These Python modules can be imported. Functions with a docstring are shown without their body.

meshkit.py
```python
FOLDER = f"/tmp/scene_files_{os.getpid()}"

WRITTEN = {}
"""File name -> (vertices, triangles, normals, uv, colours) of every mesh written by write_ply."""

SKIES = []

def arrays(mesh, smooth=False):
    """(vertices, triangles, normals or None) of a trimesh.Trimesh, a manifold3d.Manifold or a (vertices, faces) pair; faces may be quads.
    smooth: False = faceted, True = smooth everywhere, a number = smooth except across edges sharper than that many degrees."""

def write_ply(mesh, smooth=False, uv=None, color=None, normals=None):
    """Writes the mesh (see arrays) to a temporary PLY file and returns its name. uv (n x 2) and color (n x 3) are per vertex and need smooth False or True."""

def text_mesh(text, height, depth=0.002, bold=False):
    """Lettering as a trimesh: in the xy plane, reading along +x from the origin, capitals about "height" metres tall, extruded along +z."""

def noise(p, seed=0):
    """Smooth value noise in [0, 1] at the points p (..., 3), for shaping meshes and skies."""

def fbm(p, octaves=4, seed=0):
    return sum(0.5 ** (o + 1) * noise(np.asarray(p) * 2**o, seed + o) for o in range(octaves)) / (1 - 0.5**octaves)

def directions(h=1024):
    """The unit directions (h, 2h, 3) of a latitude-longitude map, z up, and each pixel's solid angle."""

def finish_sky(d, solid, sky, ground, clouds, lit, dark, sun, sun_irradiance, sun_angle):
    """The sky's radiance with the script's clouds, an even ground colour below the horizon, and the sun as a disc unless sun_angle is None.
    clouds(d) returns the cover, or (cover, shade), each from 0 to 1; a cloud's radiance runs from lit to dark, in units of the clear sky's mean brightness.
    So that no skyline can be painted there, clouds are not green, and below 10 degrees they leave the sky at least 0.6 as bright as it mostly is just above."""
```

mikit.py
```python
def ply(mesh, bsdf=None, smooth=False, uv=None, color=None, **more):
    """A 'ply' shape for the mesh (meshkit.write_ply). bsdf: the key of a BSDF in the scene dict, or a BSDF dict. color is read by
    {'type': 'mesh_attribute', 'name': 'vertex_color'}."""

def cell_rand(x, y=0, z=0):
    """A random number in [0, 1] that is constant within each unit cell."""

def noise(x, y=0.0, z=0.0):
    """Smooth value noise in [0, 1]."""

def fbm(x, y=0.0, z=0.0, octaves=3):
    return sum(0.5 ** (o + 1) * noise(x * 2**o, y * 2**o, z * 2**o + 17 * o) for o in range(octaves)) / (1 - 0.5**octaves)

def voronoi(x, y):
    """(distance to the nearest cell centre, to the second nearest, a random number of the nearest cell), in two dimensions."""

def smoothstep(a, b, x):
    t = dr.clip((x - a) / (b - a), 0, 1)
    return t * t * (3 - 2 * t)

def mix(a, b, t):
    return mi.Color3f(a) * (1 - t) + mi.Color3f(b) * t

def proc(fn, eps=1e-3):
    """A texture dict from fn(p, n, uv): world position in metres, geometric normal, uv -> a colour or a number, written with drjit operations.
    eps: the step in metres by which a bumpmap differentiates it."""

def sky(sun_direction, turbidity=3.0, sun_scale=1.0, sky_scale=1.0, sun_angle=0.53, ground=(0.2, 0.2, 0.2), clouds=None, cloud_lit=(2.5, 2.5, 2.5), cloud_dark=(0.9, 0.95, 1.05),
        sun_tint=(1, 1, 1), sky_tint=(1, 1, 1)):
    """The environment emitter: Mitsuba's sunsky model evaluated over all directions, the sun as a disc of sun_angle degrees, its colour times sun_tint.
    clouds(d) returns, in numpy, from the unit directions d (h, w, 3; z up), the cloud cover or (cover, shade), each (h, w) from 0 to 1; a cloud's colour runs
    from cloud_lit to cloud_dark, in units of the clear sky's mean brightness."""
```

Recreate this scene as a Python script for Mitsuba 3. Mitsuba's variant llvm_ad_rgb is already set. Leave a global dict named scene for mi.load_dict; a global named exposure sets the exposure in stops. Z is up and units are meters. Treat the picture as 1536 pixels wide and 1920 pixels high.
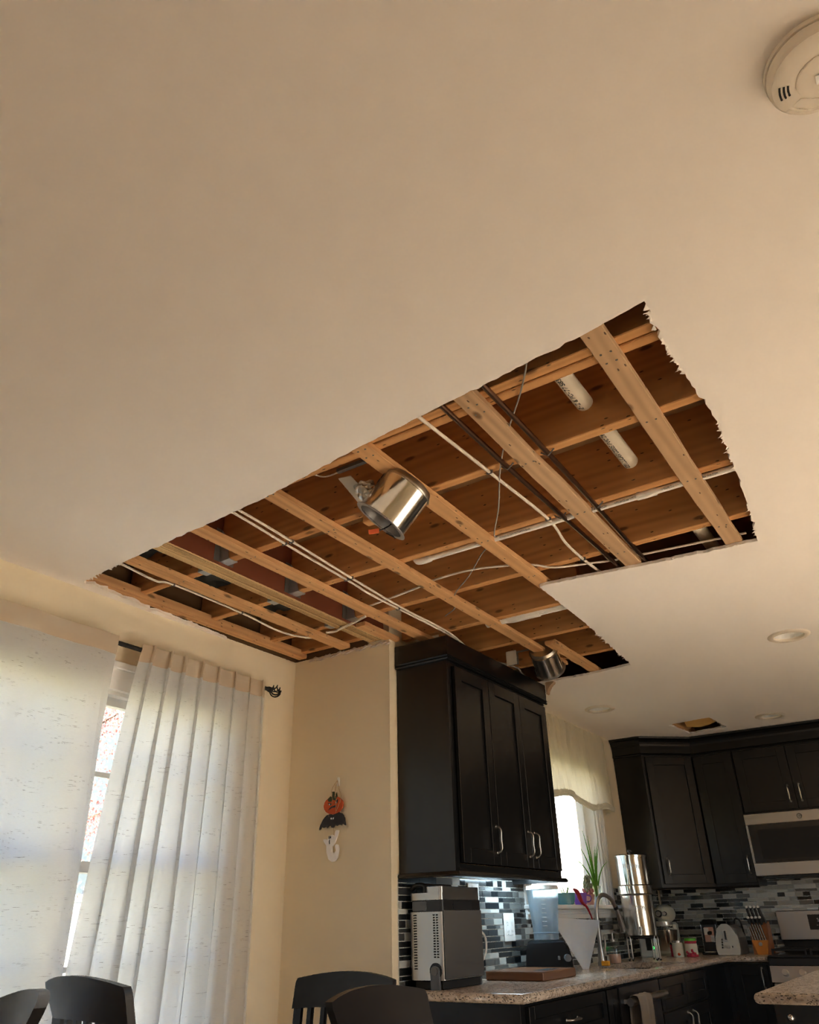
import math, random
import numpy as np
import trimesh
import mitsuba as mi
import drjit as dr
import mikit, meshkit
from mikit import proc, noise, fbm, voronoi, smoothstep, mix
from shapely.geometry import Polygon, Point
from shapely.ops import unary_union

T = mi.ScalarTransform4f
rng = np.random.default_rng(7)
random.seed(7)
scene, labels = {}, {}

# ------------------------------------------------------------------ camera, sky, sun, exposure
CAM = np.array([2.75, 0.0, 1.16])
FWD = np.array([-0.48004961, 0.73688899, 0.47596952])
DOWN = np.array([-0.28059597, 0.38508803, -0.87918889])
scene['camera'] = {'type': 'perspective', 'fov': 2 * math.degrees(math.atan(768 / 1422.93)), 'fov_axis': 'x',
                   'near_clip': 0.02, 'far_clip': 200.0,
                   'to_world': T().look_at(origin=CAM.tolist(), target=(CAM + FWD).tolist(), up=(-DOWN).tolist())}
scene['sky'] = mikit.sky([0.74, 0.10, 0.62], turbidity=3.0, sun_scale=1.9, sky_scale=0.8, ground=(0.30, 0.28, 0.25), sun_tint=(0.92, 1.0, 1.15))
exposure = 3.9

# ------------------------------------------------------------------ materials
def rgb(*c):
    return {'type': 'rgb', 'value': list(c)}

def mat(name, color, rough=0.5, metal=0.0, spec=0.5, **kw):
    d = {'type': 'principled', 'base_color': color if isinstance(color, dict) else rgb(*color), 'roughness': rough, 'metallic': metal}
    if metal == 0.0:
        d['specular'] = spec
    d.update(kw)
    scene[name] = {'type': 'twosided', 'bsdf': d}
    return name

def wood(light, dark, axis, fine=70.0):
    def fn(p, n, uv):
        c = [p.x, p.y, p.z]
        a = c[axis]
        b, e = [c[i] for i in range(3) if i != axis]
        wob = noise(a * 1.6, b * 7, e * 7)
        g = noise(a * 1.1 + 3, (b + wob * 0.01) * fine, (e + wob * 0.01) * fine)
        ring = 0.5 + 0.5 * dr.sin((b * 1.0 + e * 0.8 + wob * 0.03) * 210.0)
        t = 0.40 * g + 0.16 * ring + 0.45 * noise(a * 0.9, b * 13, e * 13)
        col = mix(light, dark, smoothstep(0.15, 1.0, t))
        d1, d2, r = voronoi(a * 5.0, (b + e * 1.31) * 11.0)
        knot = 1 - smoothstep(0.05, 0.11 + 0.05 * r, d1)
        col = mix(col, mi.Color3f(0.10, 0.045, 0.018), knot * dr.select(r > 0.72, 0.75, 0.0))
        k1, k2, rr = voronoi(a * 17.0, (b + e) * 45.0)
        nail = (1 - smoothstep(0.08, 0.13, k1)) * dr.select(rr > 0.86, 0.8, 0.0)
        return mix(col, mi.Color3f(0.05, 0.03, 0.02), nail)
    return proc(fn)

def granite(p, n, uv):
    a = fbm(p.x * 90, p.y * 90, p.z * 90)
    d1, d2, r = voronoi(p.x * 95 + p.z * 60, p.y * 95 + p.z * 41)
    base = mix(mi.Color3f(0.54, 0.46, 0.38), mi.Color3f(0.30, 0.235, 0.18), smoothstep(0.40, 0.70, a))
    dk = smoothstep(0.69, 0.76, noise(p.x * 190, p.y * 190, p.z * 190))
    base = mix(base, mi.Color3f(0.035, 0.03, 0.03), dk * 0.9)
    return mix(base, mi.Color3f(0.62, 0.56, 0.48), dr.select(r > 0.88, 1.0, 0.0) * (1 - smoothstep(0.2, 0.4, d1)))

def linen(p, n, uv):
    w = 0.5 + 0.5 * noise(p.y * 160, p.x * 60, p.z * 700)
    s = smoothstep(0.70, 0.84, noise(p.y * 62, p.x * 4, p.z * 460)) * smoothstep(0.42, 0.75, noise(p.y * 12 + 5, p.x, p.z * 31))
    return mix(mi.Color3f(0.84, 0.84, 0.835) * (0.92 + 0.08 * w), mi.Color3f(0.34, 0.32, 0.31), s * 0.8)

def linen_head(p, n, uv):
    w = noise(p.y * 9, p.x * 3, p.z * 14)
    return mix(mi.Color3f(0.78, 0.69, 0.56), mi.Color3f(0.68, 0.53, 0.38), w)

def lvl(p, n, uv):
    s = noise(p.x * 330 + 11, p.y * 0.35, 0.5)
    s2 = noise(p.x * 120 + 3, p.y * 1.2, 2.5)
    return mix(mix(mi.Color3f(0.62, 0.42, 0.20), mi.Color3f(0.40, 0.235, 0.095), smoothstep(0.35, 0.75, s2)), mi.Color3f(0.10, 0.055, 0.022), smoothstep(0.60, 0.74, s))

def floor_wood(p, n, uv):
    b = mikit.cell_rand(p.x / 0.12, dr.floor(p.y / 1.1 + mikit.cell_rand(p.x / 0.12)), 4)
    g = noise(p.x * 60, p.y * 3, 1.0)
    return mix(mi.Color3f(0.50, 0.43, 0.345), mi.Color3f(0.42, 0.35, 0.27), 0.5 * b + 0.5 * g)

mat('paint_ceiling', (0.82, 0.765, 0.70), 0.9, spec=0.2)
mat('paint_wall', (0.76, 0.66, 0.485), 0.7, spec=0.3)
mat('paint_white', (0.82, 0.82, 0.80), 0.4)
mat('gypsum', (0.62, 0.54, 0.47), 0.95, spec=0.1)
mat('torn_paper', (0.80, 0.74, 0.66), 0.95, spec=0.1)
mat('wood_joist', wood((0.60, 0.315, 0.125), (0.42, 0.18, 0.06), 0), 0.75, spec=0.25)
mat('wood_strap', wood((0.64, 0.365, 0.165), (0.45, 0.22, 0.09), 1), 0.75, spec=0.25)
mat('wood_old_strap', wood((0.56, 0.37, 0.215), (0.36, 0.215, 0.11), 1), 0.8, spec=0.2)
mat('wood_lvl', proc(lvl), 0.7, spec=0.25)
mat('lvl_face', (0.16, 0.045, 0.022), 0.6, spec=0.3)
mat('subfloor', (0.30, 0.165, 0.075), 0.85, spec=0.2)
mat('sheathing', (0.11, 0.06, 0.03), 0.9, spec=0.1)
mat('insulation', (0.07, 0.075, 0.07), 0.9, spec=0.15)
mat('vapor_sheet', (0.30, 0.38, 0.47), 0.35)
mat('galvanized', (0.56, 0.60, 0.64), 0.45, metal=0.9)
mat('dark_steel', (0.16, 0.15, 0.14), 0.5, metal=0.6)
mat('copper_old', (0.24, 0.15, 0.105), 0.22, metal=1.0)
mat('pvc', (0.74, 0.66, 0.53), 0.35)
mat('cpvc', (0.80, 0.76, 0.68), 0.35)
mat('cable_white', (0.74, 0.66, 0.55), 0.5)
mat('cable_grey', (0.30, 0.27, 0.24), 0.6)
mat('ink', (0.03, 0.03, 0.03), 0.8, spec=0.1)
mat('mirror_aluminium', (0.80, 0.78, 0.74), 0.13, metal=1.0)
mat('can_steel', (0.55, 0.50, 0.42), 0.32, metal=1.0)
mat('orange_plastic', (0.85, 0.16, 0.05), 0.5)
mat('foil', (0.70, 0.68, 0.64), 0.3, metal=1.0)
mat('black_plastic', (0.014, 0.014, 0.015), 0.35)
mat('black_matte', (0.018, 0.018, 0.018), 0.7, spec=0.3)
mat('cabinet_black', (0.0032, 0.0037, 0.0045), 0.29, spec=0.52)
mat('blender_black', (0.004, 0.004, 0.0045), 0.45, spec=0.2)
mat('cabinet_inside', (0.52, 0.32, 0.16), 0.6)
mat('flap_board', (0.72, 0.44, 0.15), 0.8)
mat('raw_wood', (0.42, 0.28, 0.17), 0.8)
mat('nickel', (0.66, 0.63, 0.58), 0.25, metal=1.0)
mat('steel', (0.50, 0.48, 0.45), 0.30, metal=1.0)
mat('steel_dull', (0.36, 0.355, 0.35), 0.42, metal=0.85)
mat('plate_grey', (0.085, 0.085, 0.084), 0.5, spec=0.4)
mat('bracket_pale', (0.68, 0.62, 0.52), 0.6)
mat('steel_mirror', (0.72, 0.69, 0.64), 0.12, metal=1.0)
mat('granite', proc(granite), 0.14, spec=0.5)
mat('grout', (0.66, 0.67, 0.64), 0.9, spec=0.2)
mat('tile_black', (0.010, 0.012, 0.014), 0.10, spec=0.6)
mat('tile_dark', (0.040, 0.043, 0.044), 0.16, spec=0.6)
mat('tile_grey', (0.13, 0.135, 0.13), 0.16, spec=0.6)
mat('tile_stone', (0.36, 0.37, 0.345), 0.45)
mat('tile_pale', (0.50, 0.52, 0.50), 0.3)
mat('chair_black', (0.007, 0.0068, 0.0085), 0.36, spec=0.30)
mat('white_plastic', (0.78, 0.77, 0.74), 0.4)
mat('detector_plastic', (0.72, 0.64, 0.53), 0.5)
mat('lamp_lens', (0.75, 0.74, 0.68), 0.6)
mat('grey_plastic', (0.11, 0.12, 0.13), 0.4)
mat('screen_black', (0.012, 0.012, 0.013), 0.3, spec=0.3)
mat('dark_glass', (0.02, 0.02, 0.022), 0.12, spec=0.6)
mat('walnut', (0.17, 0.075, 0.035), 0.28)
mat('knife_wood', (0.62, 0.24, 0.045), 0.45)
mat('knife_wood_dark', (0.24, 0.085, 0.025), 0.5)
mat('floor_wood', proc(floor_wood), 0.4)
mat('sponge', (0.85, 0.42, 0.04), 0.9)
mat('teal_glaze', (0.10, 0.32, 0.34), 0.3)
mat('red_plastic', (0.42, 0.02, 0.03), 0.35)
mat('purple_glaze', (0.22, 0.08, 0.42), 0.3)
mat('pink_clay', (0.66, 0.34, 0.26), 0.7)
mat('succulent', (0.20, 0.22, 0.12), 0.6)
mat('succulent_pink', (0.48, 0.20, 0.18), 0.6)
mat('pumpkin_paint', (0.52, 0.075, 0.02), 0.6)
mat('leaf_paint', (0.035, 0.045, 0.02), 0.7)
mat('bat_paint', (0.018, 0.018, 0.028), 0.6)
mat('ghost_paint', (0.88, 0.87, 0.88), 0.5)
mat('twine', (0.50, 0.34, 0.18), 0.9)
mat('mixer_paint', (0.55, 0.57, 0.50), 0.25)
mat('appliance_grey', (0.48, 0.50, 0.48), 0.4)
mat('jar_label', (0.62, 0.60, 0.50), 0.6)
mat('label_red', (0.40, 0.03, 0.06), 0.6)
mat('lid_green', (0.12, 0.50, 0.04), 0.4)
mat('photo_skin', (0.66, 0.42, 0.34), 0.5)
mat('towel_cloth', (0.30, 0.27, 0.23), 0.95, spec=0.1)
mat('flower_petal', (0.50, 0.16, 0.50), 0.7)
mat('bark', (0.16, 0.11, 0.08), 0.9)
mat('house_white', (0.74, 0.80, 0.80), 0.7)
mat('fence_vinyl', (0.42, 0.44, 0.47), 0.6)
mat('lawn', (0.22, 0.22, 0.12), 0.95, spec=0.1)
def thin(name, color, trans, rough=0.8):
    scene[name] = {'type': 'principledthin', 'base_color': color if isinstance(color, dict) else rgb(*color), 'roughness': rough, 'diff_trans': trans, 'spec_trans': 0.0, 'eta': 1.3}
thin('curtain_linen', proc(linen), 1.5)
thin('curtain_header', proc(linen_head), 0.75)
thin('valance_cloth', (0.80, 0.745, 0.60), 0.9)
thin('valance_trim', (0.72, 0.67, 0.55), 0.6)
thin('mat_plastic', (0.90, 0.92, 0.94), 0.8, 0.4)
thin('leaf_green', (0.16, 0.34, 0.06), 0.8, 0.5)
thin('leaf_red', (0.55, 0.22, 0.19), 0.8)
thin('leaf_pink', (0.60, 0.40, 0.42), 0.8)
thin('leaf_cream', (0.62, 0.55, 0.46), 0.8)
scene['pane_glass'] = {'type': 'thindielectric', 'int_ior': 1.5}
scene['jar_glass'] = {'type': 'principledthin', 'base_color': rgb(0.72, 0.86, 0.97), 'roughness': 0.12, 'spec_trans': 0.82, 'diff_trans': 0.9, 'eta': 1.5}
scene['clear_glass'] = {'type': 'thindielectric', 'int_ior': 1.45, 'specular_transmittance': rgb(0.93, 0.96, 0.93)}

# ------------------------------------------------------------------ helpers
def key_for(name, parent=None):
    base = f'{parent}__{name}' if parent else name
    k, i = base, 0
    while k in scene or k in labels:
        i += 1
        k = f'{base}_{i:03d}'
    return k

def thing(name, label, cat, group=None):
    k = key_for(name)
    labels[k] = {'label': label, 'category': cat}
    if group:
        labels[k]['group'] = group
    return k

def part(parent, name, mesh, bsdf, smooth=False, label=None, kind=None, **kw):
    k = key_for(name, parent)
    scene[k] = mikit.ply(mesh, bsdf, smooth, **kw)
    if label or kind:
        labels[k] = {}
        if label: labels[k]['label'] = label
        if kind: labels[k]['kind'] = kind
    return k

def single(name, mesh, bsdf, label, cat, smooth=False, group=None, kind=None):
    k = key_for(name)
    scene[k] = mikit.ply(mesh, bsdf, smooth)
    labels[k] = {'label': label, 'category': cat}
    if group: labels[k]['group'] = group
    if kind: labels[k]['kind'] = kind
    return k

def struct(name, mesh, bsdf, label=None, smooth=False):
    k = key_for(name)
    scene[k] = mikit.ply(mesh, bsdf, smooth)
    labels[k] = {'kind': 'structure'}
    if label: labels[k]['label'] = label
    return k

cat_ = trimesh.util.concatenate
def box(x0, x1, y0, y1, z0, z1, bev=0.0):
    c = [(x0 + x1) / 2, (y0 + y1) / 2, (z0 + z1) / 2]
    e = [abs(x1 - x0), abs(y1 - y0), abs(z1 - z0)]
    if bev <= 0:
        m = trimesh.creation.box(e)
    else:
        h = np.array(e) / 2
        b = min(bev, 0.45 * min(e))
        pts = []
        for s in np.ndindex(2, 2, 2):
            s = np.array(s) * 2 - 1
            for ax in range(3):
                q = h - b
                q[ax] = h[ax]
                pts.append(s * q)
        m = trimesh.convex.convex_hull(np.array(pts))
    m.apply_translation(c)
    return m

def hull(pts):
    return trimesh.convex.convex_hull(np.array(pts, float))

def cyl(p0, p1, r, r1=None, n=24, cap=True):
    p0, p1 = np.array(p0, float), np.array(p1, float)
    r1 = r if r1 is None else r1
    return tube([p0, p1], [r, r1], n, cap)

def tube(pts, r, n=10, cap=True):
    pts = np.array(pts, float)
    r = np.full(len(pts), r) if np.isscalar(r) else np.array(r, float)
    d = np.gradient(pts, axis=0)
    d /= np.linalg.norm(d, axis=1, keepdims=True) + 1e-12
    u = np.cross(d[0], [0, 0, 1.0] if abs(d[0][2]) < 0.9 else [1.0, 0, 0])
    u /= np.linalg.norm(u)
    a = np.arange(n) * 2 * np.pi / n
    V = []
    for i in range(len(pts)):
        u = u - d[i] * np.dot(u, d[i])
        u /= np.linalg.norm(u)
        w = np.cross(d[i], u)
        V.append(pts[i] + r[i] * (np.cos(a)[:, None] * u + np.sin(a)[:, None] * w))
    V = np.vstack(V)
    F = []
    for i in range(len(pts) - 1):
        for j in range(n):
            k = (j + 1) % n
            F += [[i * n + j, i * n + k, (i + 1) * n + k], [i * n + j, (i + 1) * n + k, (i + 1) * n + j]]
    if cap:
        m = len(V)
        V = np.vstack([V, pts[:1], pts[-1:]])
        o = (len(pts) - 1) * n
        for j in range(n):
            k = (j + 1) % n
            F += [[m, k, j], [m + 1, o + j, o + k]]
    return trimesh.Trimesh(V, F, process=False)

def smooth_path(pts, n=8):
    pts = np.array(pts, float)
    P = np.vstack([2 * pts[0] - pts[1], pts, 2 * pts[-1] - pts[-2]])
    out = []
    for i in range(1, len(P) - 2):
        for t in np.linspace(0, 1, n, endpoint=False):
            a, b, c, d = P[i - 1:i + 3]
            out.append(0.5 * (2 * b + (c - a) * t + (2 * a - 5 * b + 4 * c - d) * t * t + (3 * b - a - 3 * c + d) * t ** 3))
    out.append(pts[-1])
    return np.array(out)

def lathe(profile, center=(0, 0, 0), n=40, axis=None):
    m = trimesh.creation.revolve(np.array(profile, float), sections=n)
    if axis is not None:
        m.apply_transform(trimesh.geometry.align_vectors([0, 0, 1], np.array(axis, float) / np.linalg.norm(axis)))
    m.apply_translation(center)
    return m

def extrude(poly, depth):
    g = getattr(poly, 'geoms', [poly])
    return cat_([trimesh.creation.extrude_polygon(p, depth, engine='earcut') for p in g if p.area > 1e-9])

def frame(mesh, o, ux, uy, uz):
    m = mesh.copy()
    M = np.eye(4)
    M[:3, 0], M[:3, 1], M[:3, 2], M[:3, 3] = ux, uy, uz, o
    m.apply_transform(M)
    if np.linalg.det(M[:3, :3]) < 0:
        m.invert()
    return m

def sweep(path, prof, closed=False):
    """Profile points (outward distance, z) along a flat polyline; outward is to the right of its direction."""
    P = np.array(path, float)
    d = np.diff(P, axis=0)
    d /= np.linalg.norm(d, axis=1, keepdims=True)
    nr = np.stack([d[:, 1], -d[:, 0]], 1)
    off = []
    for i in range(len(P)):
        if i == 0: off.append(nr[0])
        elif i == len(P) - 1: off.append(nr[-1])
        else:
            s = nr[i - 1] + nr[i]
            off.append(s / np.dot(s, nr[i]))
    k = len(prof)
    V = np.array([[P[i][0] + off[i][0] * q, P[i][1] + off[i][1] * q, z] for i in range(len(P)) for q, z in prof])
    F = []
    for i in range(len(P) - 1):
        for j in range(k):
            l = (j + 1) % k
            F += [[i * k + j, (i + 1) * k + j, (i + 1) * k + l], [i * k + j, (i + 1) * k + l, i * k + l]]
    ring = Polygon(prof)
    if ring.is_valid:
        v2, f2 = trimesh.creation.triangulate_polygon(ring, engine='earcut')
        idx = [int(np.argmin(np.hypot(*(np.array(prof) - q).T))) for q in v2]
        o = (len(P) - 1) * k
        for t in f2:
            a, b, c = (idx[x] for x in t)
            F += [[a, b, c], [o + c, o + b, o + a]]
    m = trimesh.Trimesh(V, F, process=False)
    m.fix_normals()
    return m

def text_on(txt, h, o, ux, uz, depth=0.0012):
    """Lettering with reading direction ux and up direction uz at o (left end of the baseline)."""
    m = meshkit.text_mesh(txt, h, depth)
    ux, uz = np.array(ux, float), np.array(uz, float)
    return frame(m, o, ux / np.linalg.norm(ux), uz / np.linalg.norm(uz), np.cross(ux, uz) / np.linalg.norm(np.cross(ux, uz)))

def text_cyl(txt, h, c, r, ang, z, depth=0.0008):
    """Lettering round an upright cylinder (centre c, radius r), middle at angle ang, baseline z."""
    m = meshkit.text_mesh(txt, h, depth, True)
    v = np.array(m.vertices)
    v[:, 0] -= (v[:, 0].min() + v[:, 0].max()) / 2
    a = ang + v[:, 0] / r
    rr = r + 0.0004 + v[:, 2]
    m.vertices = np.stack([c[0] + rr * np.cos(a), c[1] + rr * np.sin(a), z + v[:, 1]], 1)
    return m

def blob(c, r, seed=0, amp=0.25, sub=2):
    m = trimesh.creation.icosphere(subdivisions=sub)
    v = np.array(m.vertices)
    v = v * (1 + amp * (meshkit.noise(v * 1.7 + 10, seed) - 0.5) * 2)[:, None]
    m.vertices = v * np.array(r) + np.array(c)
    return m

# ------------------------------------------------------------------ room shell
ZC, XK, YB, YF = 2.42, 0.626, 3.04, 6.76          # ceiling, kitchen wall, wall beside the window wall, far wall
ZT = 2.72
def wall_with_opening_x(x0, x1, y0, y1, z0, z1, oy0, oy1, oz0, oz1):
    return cat_([box(x0, x1, y0, oy0, z0, z1), box(x0, x1, oy1, y1, z0, z1), box(x0, x1, oy0, oy1, z0, oz0), box(x0, x1, oy0, oy1, oz1, z1)])
struct('floor', box(-0.15, 5.2, -2.7, 6.9, -0.1, 0.0), 'floor_wood')
W1 = (0.98, 2.52, 0.70, 2.04)
struct('wall_left', wall_with_opening_x(-0.14, 0.0, -2.7, YB + 0.15, 0, 2.428, *W1), 'paint_wall', 'tan painted wall behind the curtains')
struct('wall_back', box(0.0, XK, YB, YB + 0.13, 0, 2.428), 'paint_wall', 'narrow tan wall with the autumn hanging decoration')
W2 = (4.42, 5.60, 1.235, 2.10)
struct('wall_kitchen', wall_with_opening_x(0.49, XK, YB + 0.0, YF + 0.14, 0, ZT, *W2), 'paint_wall')
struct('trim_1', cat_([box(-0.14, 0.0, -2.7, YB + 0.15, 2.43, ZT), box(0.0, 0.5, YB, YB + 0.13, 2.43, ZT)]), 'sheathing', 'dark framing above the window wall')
struct('wall_far', box(XK, 5.2, YF, YF + 0.14, 0, ZT), 'paint_wall')
W3 = (1.75, 4.35, 0.03, 2.10)
struct('wall_right', wall_with_opening_x(5.06, 5.2, -2.7, YF, 0, ZT, *W3), 'paint_wall')
struct('wall_rear', cat_([box(-0.14, 1.9, -2.74, -2.6, 0, ZT), box(3.4, 5.2, -2.74, -2.6, 0, ZT), box(1.9, 3.4, -2.74, -2.6, 2.02, ZT), box(1.9, 3.4, -2.74, -2.6, 0, 0.85)]), 'paint_wall')
dr_ = struct('door_1', cat_([box(5.08, 5.16, W3[0], W3[0] + 0.08, 0.03, 2.1), box(5.08, 5.16, W3[1] - 0.08, W3[1], 0.03, 2.1), box(5.08, 5.16, 3.01, 3.09, 0.03, 2.1), box(5.08, 5.16, W3[0], W3[1], 2.02, 2.1), box(5.08, 5.16, W3[0], W3[1], 0.03, 0.10)]), 'paint_white')
part(dr_, 'pane', box(5.118, 5.122, W3[0] + 0.08, W3[1] - 0.08, 0.10, 2.02), 'pane_glass')

# ceiling board with the cut-out; the ragged edges come from a seeded walk along each side
def ragged(pts, amps, step=0.02, seed=1):
    r = np.random.default_rng(seed)
    out = []
    for (a, b), amp in zip(zip(pts, pts[1:] + pts[:1]), amps):
        a, b = np.array(a), np.array(b)
        L = np.linalg.norm(b - a)
        n = max(1, int(L / step))
        nrm = np.array([(b - a)[1], -(b - a)[0]]) / max(L, 1e-9)
        for i in range(n):
            t = i / n
            out.append(a + (b - a) * t + (nrm * amp * r.normal() * (0 if i == 0 else 1)))
    return Polygon(out).buffer(0)
HOLE = [(0.068, 1.661), (0.379, 1.632), (1.124, 1.585), (1.599, 1.519), (1.954, 1.482), (2.326, 1.444), (2.494, 1.416), (2.483, 1.578), (2.496, 1.741), (2.509, 2.018),
        (2.49, 2.291), (2.468, 2.575), (2.432, 2.932), (2.352, 2.926), (1.981, 2.894), (1.603, 2.84), (1.555, 2.848), (1.54, 3.411), (1.485, 4.205), (1.201, 4.245), (0.95, 4.235),
        (0.62, 4.23), (0.62, 3.03), (-0.02, 3.05), (-0.02, 2.62), (0.012, 2.49), (0.036, 2.077)]
AMP = [0.002, 0.002, 0.002, 0.0015, 0.0025, 0.001, 0.003, 0.005, 0.0045, 0.003, 0.003, 0.003, 0.0015, 0.003, 0.003, 0.003, 0.002, 0.004, 0.002, 0.003, 0.002, 0, 0, 0, 0.003, 0.007, 0.008]
hole = ragged(HOLE, AMP)
small_hole = ragged([(1.19, 5.873), (1.50, 5.824), (1.525, 6.235), (1.227, 6.304)], [0.003, 0.003, 0.008, 0.006], seed=4)
POTS = [(2.318, 4.215), (0.962, 5.07), (1.868, 6.06)]
board = Polygon([(0, -2.6), (5.06, -2.6), (5.06, YF), (XK, YF), (XK, YB), (0, YB)]).difference(hole).difference(small_hole)
for c in POTS:
    board = board.difference(Point(*c).buffer(0.079, 24))
if board.geom_type != 'Polygon':
    board = unary_union([g for g in board.geoms if g.area > 0.002])
cm = extrude(board, 0.0127)
cm.apply_translation([0, 0, ZC])
ceiling = struct('ceiling', cm, 'paint_ceiling')
# torn paper and broken plaster along the cut
flakes = []
r_ = np.random.default_rng(21)
def flake(p, inward, w, l, drop):
    t = np.array([-inward[1], inward[0]])
    p = np.array(p)
    a, b, c = p - t * w, p + t * w, p + inward * l + t * r_.normal() * w * 0.6
    z0, z1 = ZC - 0.0004, ZC - drop
    V = [[*a, z0], [*b, z0], [*c, z1], [*(a - inward * 0.003), z0 + 0.0015], [*(b - inward * 0.003), z0 + 0.0015], [*c, z1 + 0.0012]]
    return hull(V)
edges = [((2.487, 1.55), (2.494, 1.75), (-1, 0), 22), ((2.509, 2.02), (2.485, 2.34), (-1, 0), 20), ((2.494, 1.43), (2.483, 1.53), (-1, 0), 10), ((2.465, 2.60), (2.44, 2.90), (-1, 0), 9),
         ((0.036, 2.077), (0.012, 2.49), (1, 0), 40), ((0.068, 1.661), (0.036, 2.077), (1, 0), 40), ((1.528, 3.55), (1.49, 4.15), (-1, 0), 16), ((1.63, 2.845), (2.40, 2.93), (0, -1), 30), ((0.08, 1.66), (0.36, 1.634), (0, 1), 14)]
for a, b, inw, n in edges:
    for i in range(n):
        t = r_.random()
        p = np.array(a) * (1 - t) + np.array(b) * t
        flakes.append(flake(p, np.array(inw, float), r_.uniform(0.003, 0.010), r_.uniform(0.003, 0.013) * r_.choice([0.5, 1, 1.3]), r_.uniform(0.0, 0.006)))
part(ceiling, 'torn_paper', cat_(flakes), 'torn_paper', label='ragged white torn drywall paper along the opening', kind='stuff')
plaster = cat_([hull(np.array([[0.10 + 0.56 * t, YB - 0.004, ZC - 0.012], [0.14 + 0.56 * t, YB - 0.004, ZC - 0.006], [0.12 + 0.56 * t, YB - 0.001, ZC + 0.01], [0.10 + 0.56 * t, YB + 0.0, ZC + 0.004], [0.13 + 0.56 * t, YB - 0.010, ZC + 0.0]]) + [[0, 0, 0.006 * math.sin(40 * t)]]) for t in np.linspace(0, 0.9, 22)])
part(ceiling, 'broken_plaster', plaster, 'gypsum', kind='stuff')

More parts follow.
